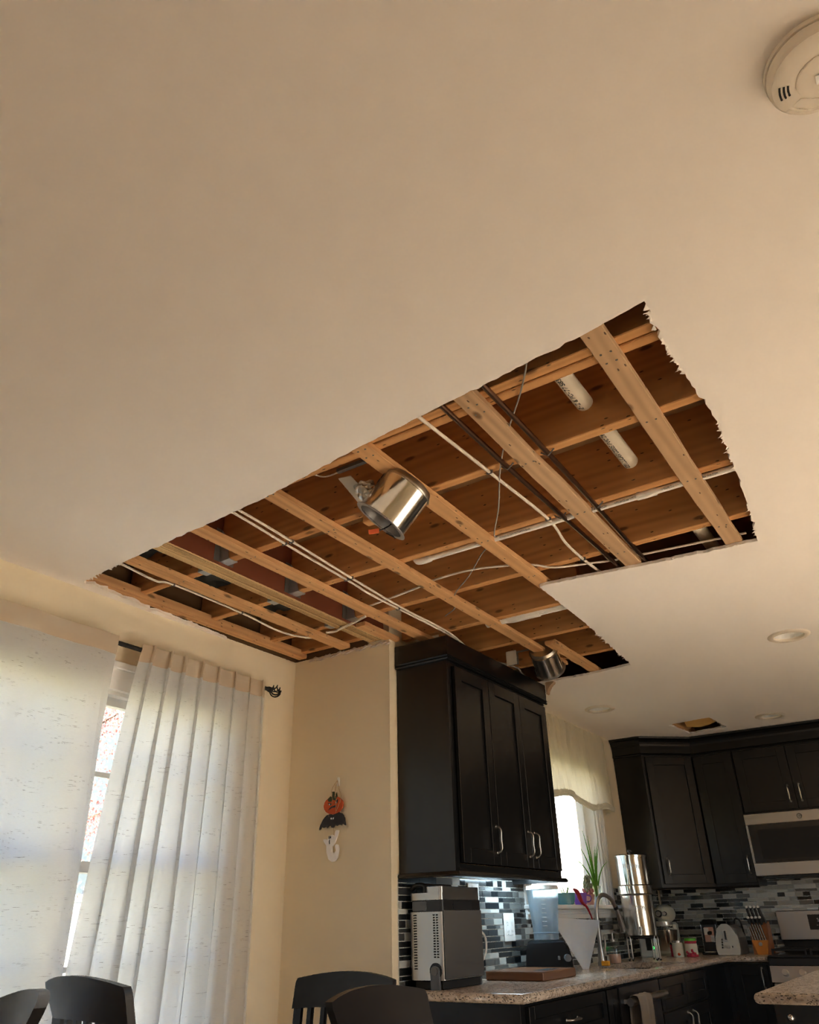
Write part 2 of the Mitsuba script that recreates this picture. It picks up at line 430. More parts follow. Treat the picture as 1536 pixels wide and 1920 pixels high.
# ------------------------------------------------------------------ framing in the opening
ZB = 2.4545                                       # underside of the joists
ZJ = 2.69
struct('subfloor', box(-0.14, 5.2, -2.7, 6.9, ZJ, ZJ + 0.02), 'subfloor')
JY = [(0.72, None), (1.130, None), (1.537, 'front'), (1.579, 'back'), (1.902, None), (2.319, None), (2.728, None), (3.152, None), (3.530, None), (3.953, None), (4.372, None)]
names = {1.537: 'double floor joist, front ply, nearest the straight edge of the ceiling opening', 1.579: 'double floor joist, back ply, beside the front ply',
         1.902: 'floor joist with a round hole where the cream drain pipe enters, past the double joist', 2.319: 'floor joist with the white water pipe running along its base',
         2.728: 'floor joist at the near edge of the wide opening, behind the copper pipes', 3.152: 'floor joist in front of the grey drain coupling, over the black wall cabinet',
         3.530: 'floor joist just in front of the second dangling light can', 3.953: 'last visible floor joist, behind the second light can', 0.72: 'hidden floor joist over the near ceiling', 1.130: 'hidden floor joist over the ceiling beside the opening', 4.372: 'floor joist above the edge of the kitchen ceiling'}
def joist(x0, x1, y0, th=0.038, seed=0, holes=()):
    n = 24
    xs = np.linspace(x0, x1, n)
    r = np.random.default_rng(seed)
    wob = 0.0012 * np.cumsum(r.normal(size=n)) / 3
    V, F = [], []
    for x, w in zip(xs, wob):
        b = 0.0025
        for yy, zz in ((y0 + b, ZB), (y0 + th - b, ZB), (y0 + th, ZB + b), (y0 + th, ZJ), (y0, ZJ), (y0, ZB + b)):
            V.append([x, yy + w, zz])
    for i in range(n - 1):
        for j in range(6):
            k = (j + 1) % 6
            F += [[i * 6 + j, i * 6 + k, (i + 1) * 6 + k], [i * 6 + j, (i + 1) * 6 + k, (i + 1) * 6 + j]]
    o = (n - 1) * 6
    for j in range(1, 5):
        F += [[0, j + 1, j], [o, o + j, o + j + 1]]
    m = trimesh.Trimesh(V, F, process=False)
    m.fix_normals()
    return m
LEFT = [0.595, 0.595]
for i, (y, tag) in enumerate(JY):
    if y < 1.5 or y > 4.3:
        continue
    x0 = 0.596 if y < YB else XK + 0.003
    x1 = 2.62 if y < 2.9 else (1.62 if y > 3 else 2.62)
    single('floor_joist', joist(x0, x1, y, 0.0355 if 1.5 < y < 1.6 else 0.038, seed=i), 'wood_joist', names[y], 'joist', group='floor joists over the kitchen')
for i, (y, l) in enumerate([(1.552, 'short joist by the window wall, nearest one, mostly hidden by the ceiling'), (1.922, 'short joist by the window wall, first one across the opening'), (2.334, 'short joist by the window wall, middle one'), (2.740, 'short joist by the window wall, close to the tan corner')]):
    single('short_joist', joist(0.01, 0.503, y, seed=40 + i), 'wood_joist', l, 'joist', group='short joists between beam and window wall')
single('rim_board', box(0.01, 0.503, 2.985, 3.022, ZB, ZJ, 0.002), 'wood_joist', 'wooden rim board on top of the narrow tan wall', 'board')
bm = thing('laminated_beam', 'laminated beam with striped veneer edges running along the opening', 'beam')
part(bm, 'ply', box(0.505, 0.548, -0.5, 3.035, 2.437, ZJ, 0.001), 'wood_lvl')
part(bm, 'ply', box(0.549, 0.5925, -0.5, 3.035, 2.4375, ZJ, 0.001), 'wood_lvl')
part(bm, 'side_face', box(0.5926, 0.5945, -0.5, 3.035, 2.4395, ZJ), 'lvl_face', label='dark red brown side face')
# joist hangers
def hanger(x, side, y):
    s = side
    m = [box(min(x, x + s * 0.055), max(x, x + s * 0.055), y - 0.004, y + 0.044, ZB - 0.0035, ZB - 0.001)]
    for yy in (y - 0.004, y + 0.042):
        m.append(hull([[x, yy, ZB - 0.003], [x + s * 0.055, yy, ZB - 0.003], [x + s * 0.03, yy, ZB + 0.10], [x, yy, ZB + 0.14], [x, yy + 0.0016, ZB - 0.003], [x + s * 0.055, yy + 0.0016, ZB - 0.003], [x + s * 0.03, yy + 0.0016, ZB + 0.10], [x, yy + 0.0016, ZB + 0.14]]))
    return cat_(m), cat_([box(min(x, x + s * 0.0016), max(x, x + s * 0.0016), y - 0.034, y - 0.004, ZB - 0.003, ZB + 0.14), box(min(x, x + s * 0.0016), max(x, x + s * 0.0016), y + 0.044, y + 0.072, ZB - 0.003, ZB + 0.14)])
for side, x, ys in ((1, 0.5948, [1.902, 2.319, 2.728]), (-1, 0.5046, [1.922, 2.334, 2.740])):
    for i, y in enumerate(ys):
        h = thing('joist_hanger', ('metal hanger on the kitchen side of the striped beam, ' if side > 0 else 'metal hanger on the window side of the striped beam, ') + ['nearest the ceiling edge', 'middle one', 'closest to the tan wall'][i], 'hanger', 'joist hangers on the laminated beam')
        a, b = hanger(x, side, y)
        part(h, 'saddle', a, 'galvanized')
        part(h, 'flange', b, 'dark_steel')
# strapping
def strap(x0, x1, y0, y1, seed, z0=2.4330, z1=2.4538):
    n = 30
    ys = np.linspace(y0, y1, n)
    r = np.random.default_rng(seed)
    wl, wr = (0.0011 * np.convolve(r.normal(size=n + 4), np.ones(5) / 2.2, 'valid') for _ in range(2))
    V, F, b = [], [], 0.002
    for y, a, c in zip(ys, wl, wr):
        V += [[x0 + a + b, y, z0], [x1 + c - b, y, z0], [x1 + c, y, z0 + b], [x1 + c, y, z1], [x0 + a, y, z1], [x0 + a, y, z0 + b]]
    for i in range(n - 1):
        for j in range(6):
            k = (j + 1) % 6
            F += [[i * 6 + j, i * 6 + k, (i + 1) * 6 + k], [i * 6 + j, (i + 1) * 6 + k, (i + 1) * 6 + j]]
    o = (n - 1) * 6
    for j in range(1, 5):
        F += [[0, j + 1, j], [o, o + j, o + j + 1]]
    m = trimesh.Trimesh(V, F, process=False)
    m.fix_normals()
    return m
STR = [(2.316, 2.380, 1.2, 3.2, 'wood_old_strap', 'greyish knotty furring strip at the ragged right end of the opening', []), (1.924, 1.989, 1.2, 3.2, 'wood_old_strap', 'furring strip running between the two copper pipes', []),
       (1.535, 1.598, 1.2, 3.0, 'wood_strap', 'furring strip passing behind the large shiny light can', []), (1.123, 1.182, 1.2, 4.02, 'wood_strap', 'long furring strip reaching from the ceiling edge to the second light can', []),
       (0.731, 0.790, 1.2, 3.32, 'wood_strap', 'furring strip ending over the top of the black wall cabinet', []), (0.319, 0.384, 1.2, 3.03, 'wood_strap', 'furring strip over the window side, beside the striped beam', [])]
for i, (a, b, c, d, m, l, _) in enumerate(STR):
    k = thing('furring_strip', l, 'furring strip', 'furring strips across the joists')
    scene[k] = mikit.ply(strap(a, b, c, d, 100 + i), m)
    for (jy, t_) in JY:
        if c < jy < d and 1.4 < jy < 4.1:
            for q in (0.3, 0.72):
                x_ = a + (b - a) * q
                part(k, 'nail', cyl([x_, jy + 0.019, 2.4318], [x_, jy + 0.019, 2.4345], 0.0032, n=8), 'dark_steel')
single('furring_strip', strap(0.030, 0.088, 1.2, 3.03, 131, 2.4335, 2.472), 'wood_strap', 'furring strip lying against the window wall', 'furring strip', group='furring strips across the joists')
single('furring_strip', strap(0.597, 0.652, 2.80, 3.10, 132), 'wood_strap', 'short furring block beside the end of the striped beam', 'furring strip', group='furring strips across the joists')
single('furring_strip', strap(1.225, 1.285, 3.62, 4.30, 133), 'wood_strap', 'short furring strip to the right of the second light can', 'furring strip', group='furring strips across the joists')
# insulation and sheeting pushed up in the bays by the window wall
def crumple(x0, x1, y0, y1, z, amp, seed, n=16):
    xs, ys = np.meshgrid(np.linspace(x0, x1, n), np.linspace(y0, y1, n), indexing='ij')
    p = np.stack([xs * 14, ys * 14, 0 * xs], -1)
    zz = z + amp * (meshkit.fbm(p, 3, seed) - 0.5) * 2
    V = np.concatenate([np.stack([xs, ys, zz], -1).reshape(-1, 3), np.stack([xs, ys, zz + 0.03], -1).reshape(-1, 3)])
    F = []
    for i in range(n - 1):
        for j in range(n - 1):
            a, b, c, d = i * n + j, i * n + j + 1, (i + 1) * n + j + 1, (i + 1) * n + j
            F += [[a, b, c], [a, c, d], [a + n * n, c + n * n, b + n * n], [a + n * n, d + n * n, c + n * n]]
    return trimesh.Trimesh(V, F, process=False)
for i, (y0, y1) in enumerate([(1.60, 1.91), (1.97, 2.32), (2.38, 2.73)]):
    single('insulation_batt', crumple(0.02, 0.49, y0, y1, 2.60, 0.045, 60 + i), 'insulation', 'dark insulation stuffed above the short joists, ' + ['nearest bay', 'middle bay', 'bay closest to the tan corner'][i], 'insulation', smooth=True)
for i, (x, y) in enumerate([(0.44, 1.72), (0.43, 2.06), (0.43, 2.47)]):
    single('plastic_sheet', crumple(x - 0.05, x + 0.055, y - 0.05, y + 0.07, 2.555, 0.02, 70 + i, 8), 'vapor_sheet', 'bluish plastic scrap above the striped beam, ' + ['nearest scrap', 'middle scrap', 'farthest scrap'][i], 'plastic sheet', smooth=True)
# pipes
cu = [('copper pipe with dull brown shine, left of the middle furring strip', [(1.879, 1.2), (1.880, 1.94), (1.893, 2.75), (1.896, 3.1)]), ('copper pipe with dull brown shine, right of the middle furring strip', [(2.018, 1.2), (2.021, 1.93), (2.007, 2.80), (2.014, 3.1)])]
for l, pts in cu:
    k = thing('copper_pipe', l, 'pipe', 'copper pipes under the joists')
    scene[k] = mikit.ply(tube(smooth_path([(x, y, 2.4445) for x, y in pts], 6), 0.0085, 14), 'copper_old', True)
    part(k, 'coupling', cyl((pts[2][0], 2.745, 2.4445), (pts[2][0], 2.80, 2.4445), 0.0115, n=14), 'copper_old', 40)
    for jy in (1.921, 2.338):
        part(k, 'pipe_strap', cat_([tube([(pts[1][0] - 0.022, jy, 2.4525), (pts[1][0] - 0.012, jy, 2.4445), (pts[1][0], jy, 2.4345), (pts[1][0] + 0.012, jy, 2.4445), (pts[1][0] + 0.022, jy, 2.4525)], 0.0025, 6)]), 'dark_steel')
dp = thing('drain_pipe', 'cream plastic drain pipe with printed lettering passing through the joists', 'pipe')
PX, PZ, PR = 2.167, 2.562, 0.0275
scene[dp] = mikit.ply(cyl((PX, 1.613, PZ), (PX, 2.327, PZ), PR, n=36), 'pvc', 40)
def pipe_text(txt, h, y_start, sgn, ang):
    m = meshkit.text_mesh(txt, h, 0.0006)
    v = np.array(m.vertices)
    a = ang + sgn * v[:, 1] / PR
    rr = PR + 0.0003 + v[:, 2]
    m.vertices = np.stack([PX + rr * np.cos(a), y_start + sgn * v[:, 0], PZ + rr * np.sin(a)], 1)
    m.fix_normals()
    return m
for q in (pipe_text('2-2 & PC-77 S8388 AD207', 0.0155, 1.893, -1, math.radians(-90)), pipe_text('CELLULAR CORE PVC DWV PIPE ASTM', 0.0155, 2.31, -1, math.radians(-90))):
    part(dp, 'lettering', q, 'ink', label='black printed lettering')
dp2 = single('drain_pipe', cyl((2.235, 2.767, 2.53), (2.235, 3.3, 2.53), PR, n=36), 'pvc', 'stub of drain pipe in the dark bay by the far edge of the opening', 'pipe', smooth=40)
wp = thing('water_pipe', 'thin white plastic water pipe with a coupling along a joist', 'pipe')
scene[wp] = mikit.ply(cyl((1.24, 2.371, 2.449), (2.62, 2.371, 2.449), 0.0105, n=20), 'cpvc', 40)
part(wp, 'coupling', cyl((2.155, 2.371, 2.449), (2.222, 2.371, 2.449), 0.0145, n=20), 'cpvc', 40)
part(wp, 'elbow', tube(smooth_path([(1.30, 2.371, 2.449), (1.255, 2.371, 2.449), (1.235, 2.371, 2.462), (1.232, 2.371, 2.52)], 6), 0.0145, 16), 'cpvc', 40)
def wp_text(txt, x):
    m = meshkit.text_mesh(txt, 0.0075, 0.0005)
    return frame(m, (x, 2.371 - 0.0075, 2.449 - 0.0075), (1, 0, 0), np.array([0, 1, -1]) / -math.sqrt(2), np.array([0, -1, -1]) / math.sqrt(2))
for q in (wp_text('2 SDR 11 ---- 3/4 DRINKING WATER', 2.24), wp_text('CPVC 4120 --- 100 PSI @ 180F', 1.99), wp_text('CPVC 4120 ASTM D2846', 1.62)):
    part(wp, 'lettering', q, 'ink')
dc = thing('drain_coupling', 'grey white drain pipe with a fat coupling behind the furring strip', 'pipe')
scene[dc] = mikit.ply(cyl((1.10, 3.215, 2.462), (1.62, 3.215, 2.462), 0.021, n=24), 'cpvc', 40)
part(dc, 'coupling', cyl((1.29, 3.215, 2.462), (1.385, 3.215, 2.462), 0.0255, n=24), 'cpvc', 40)
part(dc, 'elbow', tube(smooth_path([(1.30, 3.215, 2.462), (1.24, 3.215, 2.462), (1.205, 3.222, 2.478), (1.195, 3.225, 2.53)], 6), 0.026, 18), 'cpvc', 40)
# cables
def cable(l, pts, r=0.0052, m='cable_white', name='electric_cable', staples=(), flat=1.0):
    k = thing(name, l, 'cable', 'cables stapled under the joists' if name == 'electric_cable' else None)
    P = smooth_path(pts, 8)
    mesh = tube(P, r, 8)
    scene[k] = mikit.ply(mesh, m, True)
    for s in staples:
        s = np.array(s)
        part(k, 'staple', box(s[0] - 0.011, s[0] + 0.011, s[1] - 0.003, s[1] + 0.003, s[2] - 0.0065, s[2] + 0.006, 0.001), 'dark_steel')
    return k
zc = 2.4475
cable('white cable running left of the middle furring strip and bending at its far end', [(1.79, 1.30, zc), (1.795, 1.532, zc), (1.815, 1.93, zc), (1.832, 2.336, zc), (1.804, 2.556, zc), (1.800, 2.742, zc), (1.808, 2.908, zc), (1.81, 3.0, zc)], 0.0058, staples=[(1.815, 1.92, zc), (1.832, 2.338, zc), (1.80, 2.745, zc)])
cable('left cable of the white pair running toward the black cabinet', [(0.95, 1.4, zc), (0.943, 1.671, zc), (0.921, 1.959, zc), (0.897, 2.378, zc), (0.883, 2.572, zc), (0.885, 3.193, zc), (0.849, 3.444, zc), (0.80, 3.62, 2.435)], staples=[(0.921, 1.925, zc), (0.899, 2.338, zc), (0.884, 2.748, zc)])
cable('right cable of the white pair running toward the black cabinet', [(0.98, 1.4, zc), (0.973, 1.663, zc), (0.956, 1.95, zc), (0.925, 2.36, zc), (0.903, 2.75, zc), (0.901, 3.165, zc), (0.835, 3.508, zc), (0.79, 3.66, 2.43)], staples=[(0.956, 1.925, zc), (0.925, 2.338, zc)])
cable('sagging white cable over the window side of the opening', [(0.285, 1.45, zc), (0.275, 1.678, zc), (0.262, 1.858, zc - 0.006), (0.278, 1.945, zc), (0.268, 2.359, zc), (0.245, 2.63, zc - 0.004), (0.275, 2.79, zc), (0.33, 2.86, 2.458)], staples=[(0.276, 1.942, zc), (0.267, 2.353, zc)])
cable('white cable strung loosely from bay to bay behind the furring strips', [(0.74, 2.672, 2.4605), (0.884, 2.653, 2.462), (1.081, 2.62, 2.462), (1.182, 2.592, 2.462), (1.354, 2.593, 2.462), (1.502, 2.645, 2.462), (1.60, 2.70, 2.459), (1.66, 2.742, 2.447), (1.72, 2.772, 2.447), (1.80, 2.825, 2.459), (1.90, 2.865, 2.463), (2.2, 2.905, 2.463), (2.4, 2.93, 2.463)], 0.005)
cable('short white cable end hooked round the striped beam', [(0.441, 2.764, 2.43), (0.49, 2.772, 2.428), (0.55, 2.752, 2.428), (0.62, 2.735, 2.428), (0.732, 2.696, 2.428)], 0.0062, staples=[(0.545, 2.754, 2.431)])
cable('thin white wire low in the bay beside the large light can', [(1.28, 1.60, 2.49), (1.30, 1.69, 2.50), (1.36, 1.70, 2.50), (1.43, 1.69, 2.49)], 0.003)
cable('grey sheathed cable looping over the top of the black wall cabinet', [(0.80, 3.56, 2.43), (0.867, 3.646, 2.424), (0.917, 3.772, 2.424), (0.925, 3.90, 2.43), (0.907, 3.98, 2.424), (0.88, 4.12, 2.424)], 0.006, 'cable_grey')
cable('thin grey wire drooping across the joists beside the middle furring strip', [(2.19, 1.42, 2.4455), (2.154, 1.496, 2.4455), (2.082, 1.603, 2.446), (1.961, 1.758, 2.445), (1.851, 1.924, 2.445), (1.729, 2.145, 2.446), (1.63, 2.30, 2.446), (1.608, 2.343, 2.4465), (1.60, 2.40, 2.46), (1.494, 2.466, 2.462), (1.326, 2.64, 2.46), (1.19, 2.75, 2.446), (1.10, 2.90, 2.448), (0.991, 2.993, 2.46)], 0.0026, 'cable_grey', 'grey_wire')

# ------------------------------------------------------------------ dangling light cans
def can_light(l, bottom, axis, R, L, fr):
    """axis: from the closed top to the open bottom."""
    k = thing('light_can', l, 'recessed light can', 'dangling recessed light cans')
    ax = np.array(axis, float) / np.linalg.norm(axis)
    M = trimesh.geometry.align_vectors([0, 0, 1], -ax)
    def put(m):
        m = m.copy()
        m.apply_transform(M)
        m.apply_translation(bottom)
        return m
    prof = [(R, 0.0), (R, L * 0.86), (R * 0.985, L * 0.88), (R * 0.985, L * 0.86 + 0.0001), (R - 0.0018, L * 0.855), (R - 0.0018, 0.0), (R, 0.0)]
    part(k, 'housing', put(lathe([(R - 0.002, 0), (R, 0.0), (R, L * 0.87), (R - 0.002, L * 0.87), (R - 0.002, 0)], n=56)), 'mirror_aluminium', 30)
    part(k, 'seam', put(lathe([(R - 0.001, L * 0.845), (R + 0.0035, L * 0.85), (R + 0.0035, L * 0.885), (R - 0.001, L * 0.89)], n=56)), 'can_steel', 30)
    part(k, 'cap', put(lathe([(R - 0.001, L * 0.885), (R * 0.97, L * 0.93), (R * 0.90, L), (0.02, L * 1.0), (0.0, L * 1.0)], n=56)), 'can_steel', 30)
    part(k, 'rim', put(lathe([(R - 0.006, -0.001), (R + fr, -0.001), (R + fr, 0.0015), (R - 0.006, 0.0015), (R - 0.006, -0.001)], n=56)), 'steel_dull', 30)
    part(k, 'baffle', put(lathe([(R - 0.008, 0.002), (R * 0.80, L * 0.55), (0.0, L * 0.6)], n=48)), 'steel_dull', 30)
    return k, put
a1 = np.array([-0.60, 0.77, -0.24])
AX1 = np.stack([np.array([0.83115478, 0.55560942, -0.02190672]), DOWN, FWD], 1) @ a1
B1 = np.array([1.502, 1.746, 2.29])
c1, put1 = can_light('large shiny aluminium recessed light can dangling by its bracket in the middle of the opening', B1, AX1, 0.085, 0.162, 0.010)
part(c1, 'spring_clip', put1(cat_([box(-0.012, 0.012, 0.086, 0.094, 0.004, 0.06, 0.002), hull([[-0.018, 0.083, -0.006], [0.018, 0.083, -0.006], [-0.01, 0.105, 0.0], [0.01, 0.105, 0.0], [-0.012, 0.084, 0.04], [0.012, 0.084, 0.04]])])), 'black_plastic', label='black spring clip')
part(c1, 'label_print', put1(cat_([frame(box(-0.018, 0.018 - 0.006 * (i % 2), -0.0006, 0.0006, 0.094 + i * 0.0075, 0.097 + i * 0.0075), (-0.086 * math.sin(0.9), -0.086 * math.cos(0.9), 0), (math.cos(0.9), -math.sin(0.9), 0), (math.sin(0.9), math.cos(0.9), 0), (0, 0, 1)) for i in range(5)])), 'ink')
tagp = np.array([1.487, 1.752, 2.258])
part(c1, 'wire_tag', frame(box(-0.017, 0.017, -0.0015, 0.0015, -0.008, 0.008, 0.001), (1.488, 1.728, 2.250), np.array([0.83, 0.55, 0.15]) / 1.007, np.array([0.55, -0.83, 0]) / 0.9957, np.array([-0.12, -0.08, 0.99])), 'orange_plastic', label='orange wire connector tag')
part(c1, 'lead_wire', tube(smooth_path([(1.49, 1.735, 2.252), (1.505, 1.76, 2.268), (1.515, 1.79, 2.30), (1.53, 1.77, 2.34)], 6), 0.002, 6), 'black_plastic', True)
jb = thing('junction_plate', 'flat grey metal bracket plate beside the large light can', 'bracket')
part(jb, 'plate', hull([[x, y, z] for (x, y) in ((1.393, 1.661), (1.436, 1.671), (1.402, 1.842), (1.338, 1.866)) for z in (2.444, 2.447)]), 'bracket_pale')
part(jb, 'clamp', cyl((1.455, 1.71, 2.40), (1.41, 1.735, 2.445), 0.010, n=14), 'nickel', 40)
part(jb, 'foil_wrap', cat_([blob((1.462 + 0.020 * math.cos(i * 2.4), 1.705 + 0.018 * math.sin(i * 1.7), 2.402 + 0.012 * math.cos(i * 3.1)), (0.018, 0.018, 0.014), i, 0.5, 1) for i in range(6)]), 'foil', label='crumpled foil wrap')
part(jb, 'hanger_bar', box(1.40, 1.56, 1.64, 1.655, 2.456, 2.470, 0.001), 'dark_steel')
blk = single('wood_block', box(1.315, 1.46, 1.895, 1.934, 2.4035, 2.4535, 0.003), 'wood_joist', 'short scrap of lumber under the joist, beside the mouth of the large light can', 'wood block')
AX2 = None
B2 = np.array([1.148, 3.835, 2.365])
ac = np.array([0.38, 0.92, 0.42]); ac = ac / np.linalg.norm(ac)
RT = np.stack([np.array([0.83115478, 0.55560942, -0.02190672]), DOWN, FWD], 1)
AX2 = RT @ ac
c2, put2 = can_light('smaller shiny recessed light can tipped over beside the black wall cabinet', B2, AX2, 0.076, 0.15, 0.010)
part(c2, 'spring_clip', put2(box(-0.008, 0.008, -0.084, -0.076, 0.0, 0.05, 0.002)), 'black_plastic')
j2 = thing('junction_box', 'small grey junction box hanging over the black wall cabinet', 'junction box')
part(j2, 'cover', box(0.953, 1.015, 3.70, 3.704, 2.392, 2.470, 0.001), 'bracket_pale')
part(j2, 'body', box(0.955, 1.013, 3.705, 3.735, 2.398, 2.468, 0.002), 'dark_steel')
part(j2, 'bracket_arm', box(1.013, 1.09, 3.712, 3.722, 2.458, 2.466, 0.001), 'steel_dull')

# ------------------------------------------------------------------ ceiling fittings
for i, ((x, y), l) in enumerate(zip(POTS, ['round white recessed ceiling light nearest the camera, to the right of the opening', 'round white recessed ceiling light above the window valance', 'round white recessed ceiling light close to the far cabinets'])):
    k = thing('recessed_light', l, 'ceiling light', 'round recessed ceiling lights')
    part(k, 'trim_ring', lathe([(0.070, 0.006), (0.073, -0.007), (0.080, -0.011), (0.092, -0.010), (0.101, -0.005), (0.103, -0.0003), (0.08, -0.0002)], (x, y, ZC), 48), 'detector_plastic', 40)
    part(k, 'baffle', lathe([(0.0705, 0.004), (0.060, 0.022), (0.052, 0.040)], (x, y, ZC), 48), 'white_plastic', 40)
    part(k, 'lens', lathe([(0.053, 0.038), (0.03, 0.030), (0.0, 0.027)], (x, y, ZC), 48), 'lamp_lens', 40)
sx, sy = 2.917, 1.028
sd = thing('smoke_detector', 'round off-white smoke detector at the right edge of the ceiling', 'smoke detector')
part(sd, 'base', lathe([(0.0, -0.0005), (0.0815, -0.0005), (0.0815, -0.010), (0.078, -0.012), (0.0, -0.012)], (sx, sy, ZC), 64), 'detector_plastic', 30)
part(sd, 'body', lathe([(0.0, -0.013), (0.0795, -0.013), (0.079, -0.026), (0.075, -0.033), (0.066, -0.037), (0.046, -0.039), (0.0, -0.039)], (sx, sy, ZC), 64), 'detector_plastic', 30)
part(sd, 'center_disc', lathe([(0.0, -0.0385), (0.0385, -0.0385), (0.0395, -0.0405), (0.036, -0.0425), (0.0, -0.0435)], (sx, sy, ZC), 48), 'detector_plastic', 30)
for i in range(3):
    rr = 0.064 - i * 0.0065
    a0, a1 = math.radians(196 - 2 * i), math.radians(216 + i * 2)
    pts = [(sx + rr * math.cos(a), sy + rr * math.sin(a), ZC - 0.0378 - (0.001 if i else 0)) for a in np.linspace(math.radians(170), math.radians(193), 7)]
    part(sd, 'slot', tube(pts, 0.0017, 6), 'ink')
bd = np.array([math.cos(math.radians(135)), math.sin(math.radians(135)), 0])
part(sd, 'battery_door', hull([[sx + rr * math.cos(a), sy + rr * math.sin(a), ZC - z] for rr in (0.043, 0.0735) for a in np.radians([100, 112, 124, 136, 146]) for z in ((0.036, 0.0405) if rr < 0.05 else (0.030, 0.0355))]), 'detector_plastic')
part(sd, 'test_button', hull([[sx + 0.002 + x, sy + y, ZC - z] for x in (-0.012, 0.012) for y in (-0.008, 0.008) for z in (0.043, 0.0465)]), 'white_plastic')
part(sd, 'speaker_grille', cat_([trimesh.creation.icosphere(1, 0.0011).apply_translation((sx + 0.060 * math.cos(math.radians(128 + 4 * i)) + 0.004 * j, sy + 0.060 * math.sin(math.radians(128 + 4 * i)) + 0.003 * j, ZC - 0.0395)) for i in range(3) for j in range(3)]), 'torn_paper')

# small hole in the kitchen ceiling: drywall flap and framing seen in it
single('drywall_flap', hull([[x, y, z] for z in (2.4335, 2.438) for x, y in ((1.262, 6.10), (1.31, 5.85), (1.505, 5.83), (1.497, 6.05), (1.423, 6.135), (1.34, 6.175))]), 'flap_board', 'loose orange brown flap inside the small square ceiling hole', 'flap')
single('ceiling_framing', box(1.18, 1.225, 5.6, 6.5, 2.4345, 2.50, 0.002), 'wood_strap', 'wood framing seen at the left side of the small square ceiling hole', 'framing')
part(ceiling, 'torn_paper', cat_([flake((x, 6.30 - 0.24 * (x - 1.22), ), np.array([0.1, -1.0]), 0.006, 0.012, 0.003) for x in np.linspace(1.24, 1.50, 14)] + [flake((1.512, y), np.array([-1.0, 0]), 0.008, 0.012, 0.003) for y in np.linspace(5.9, 6.2, 8)]), 'torn_paper', kind='stuff')

# ------------------------------------------------------------------ dining window, curtains, rod
wn = struct('window_1', cat_([  # casing, jambs
    box(0.0, 0.018, W1[0] - 0.085, W1[1] + 0.085, W1[3] - 0.005, W1[3] + 0.085, 0.004), box(0.0, 0.028, W1[0] - 0.095, W1[1] + 0.095, W1[3] + 0.085, W1[3] + 0.115, 0.004), box(0.0, 0.014, W1[0] - 0.09, W1[1] + 0.09, W1[3] + 0.052, W1[3] + 0.07, 0.002),
    box(0.0, 0.018, W1[0] - 0.085, W1[0] + 0.005, W1[2], W1[3], 0.004), box(0.0, 0.018, W1[1] - 0.005, W1[1] + 0.085, W1[2], W1[3], 0.004),
    box(-0.14, 0.03, W1[0] - 0.09, W1[1] + 0.09, W1[2] - 0.03, W1[2], 0.004),
    box(-0.13, 0.0, W1[0], W1[0] + 0.02, W1[2], W1[3]), box(-0.13, 0.0, W1[1] - 0.02, W1[1], W1[2], W1[3]), box(-0.13, 0.0, W1[0], W1[1], W1[3] - 0.02, W1[3]), box(-0.13, -0.01, 1.715, 1.785, W1[2], W1[3])]), 'paint_white', 'white window with grilles behind the linen curtains')
for a, b in ((W1[0] + 0.02, 1.715), (1.785, W1[1] - 0.02)):
    zt, zm, zb = W1[3] - 0.02, 1.372, W1[2]
    part(wn, 'upper_sash', cat_([box(-0.075, -0.04, a, b, zt - 0.035, zt), box(-0.075, -0.04, a, b, zm - 0.02, zm + 0.02), box(-0.075, -0.04, a, a + 0.035, zm, zt), box(-0.075, -0.04, b - 0.035, b, zm, zt), box(-0.064, -0.05, a, b, 1.704, 1.722)] + [box(-0.064, -0.05, a + (b - a) * q - 0.009, a + (b - a) * q + 0.009, zm, zt) for q in (0.5,)]), 'paint_white')
    part(wn, 'lower_sash', cat_([box(-0.038, -0.004, a, b, zm - 0.02, zm + 0.018), box(-0.038, -0.004, a, b, zb, zb + 0.05), box(-0.038, -0.004, a, a + 0.035, zb, zm), box(-0.038, -0.004, b - 0.035, b, zb, zm), box(-0.028, -0.014, a, b, 1.03, 1.048)] + [box(-0.028, -0.014, a + (b - a) * q - 0.009, a + (b - a) * q + 0.009, zb, zm) for q in (0.5,)]), 'paint_white')
    part(wn, 'pane', box(-0.0588, -0.0572, a + 0.01, b - 0.01, zm, zt), 'pane_glass')
    part(wn, 'pane', box(-0.0218, -0.0202, a + 0.01, b - 0.01, zb, zm), 'pane_glass')
RX, RZ = 0.088, 2.205
rod = thing('curtain_rod', 'black curtain rod with a twisted cage finial by the tan corner', 'curtain rod')
part(rod, 'pole', cyl((RX, 0.45, RZ), (RX, 2.757, RZ), 0.0095, n=20), 'black_matte', 40)
part(rod, 'collar', cyl((RX, 2.752, RZ), (RX, 2.772, RZ), 0.0135, n=20), 'black_matte', 40)
for i in range(7):
    a = i * 2 * math.pi / 7
    P = []
    for t in np.linspace(0, 1, 15):
        rr = 0.004 + 0.026 * math.sin(math.pi * t) ** 0.75
        P.append((RX + rr * math.cos(a + 2.3 * t), 2.77 + 0.062 * t, RZ + rr * math.sin(a + 2.3 * t)))
    part(rod, 'finial_wire', tube(P, 0.0030, 7), 'black_matte', True)
part(rod, 'finial_tip', trimesh.creation.icosphere(2, 0.006).apply_translation((RX, 2.832, RZ)), 'black_matte', True)
for y in (0.70, 1.80, 2.66):
    part(rod, 'bracket', cat_([box(0.0, 0.006, y - 0.012, y + 0.012, RZ - 0.035, RZ + 0.03), cyl((0.004, y, RZ - 0.012), (RX, y, RZ - 0.012), 0.005, n=10)]), 'black_matte')

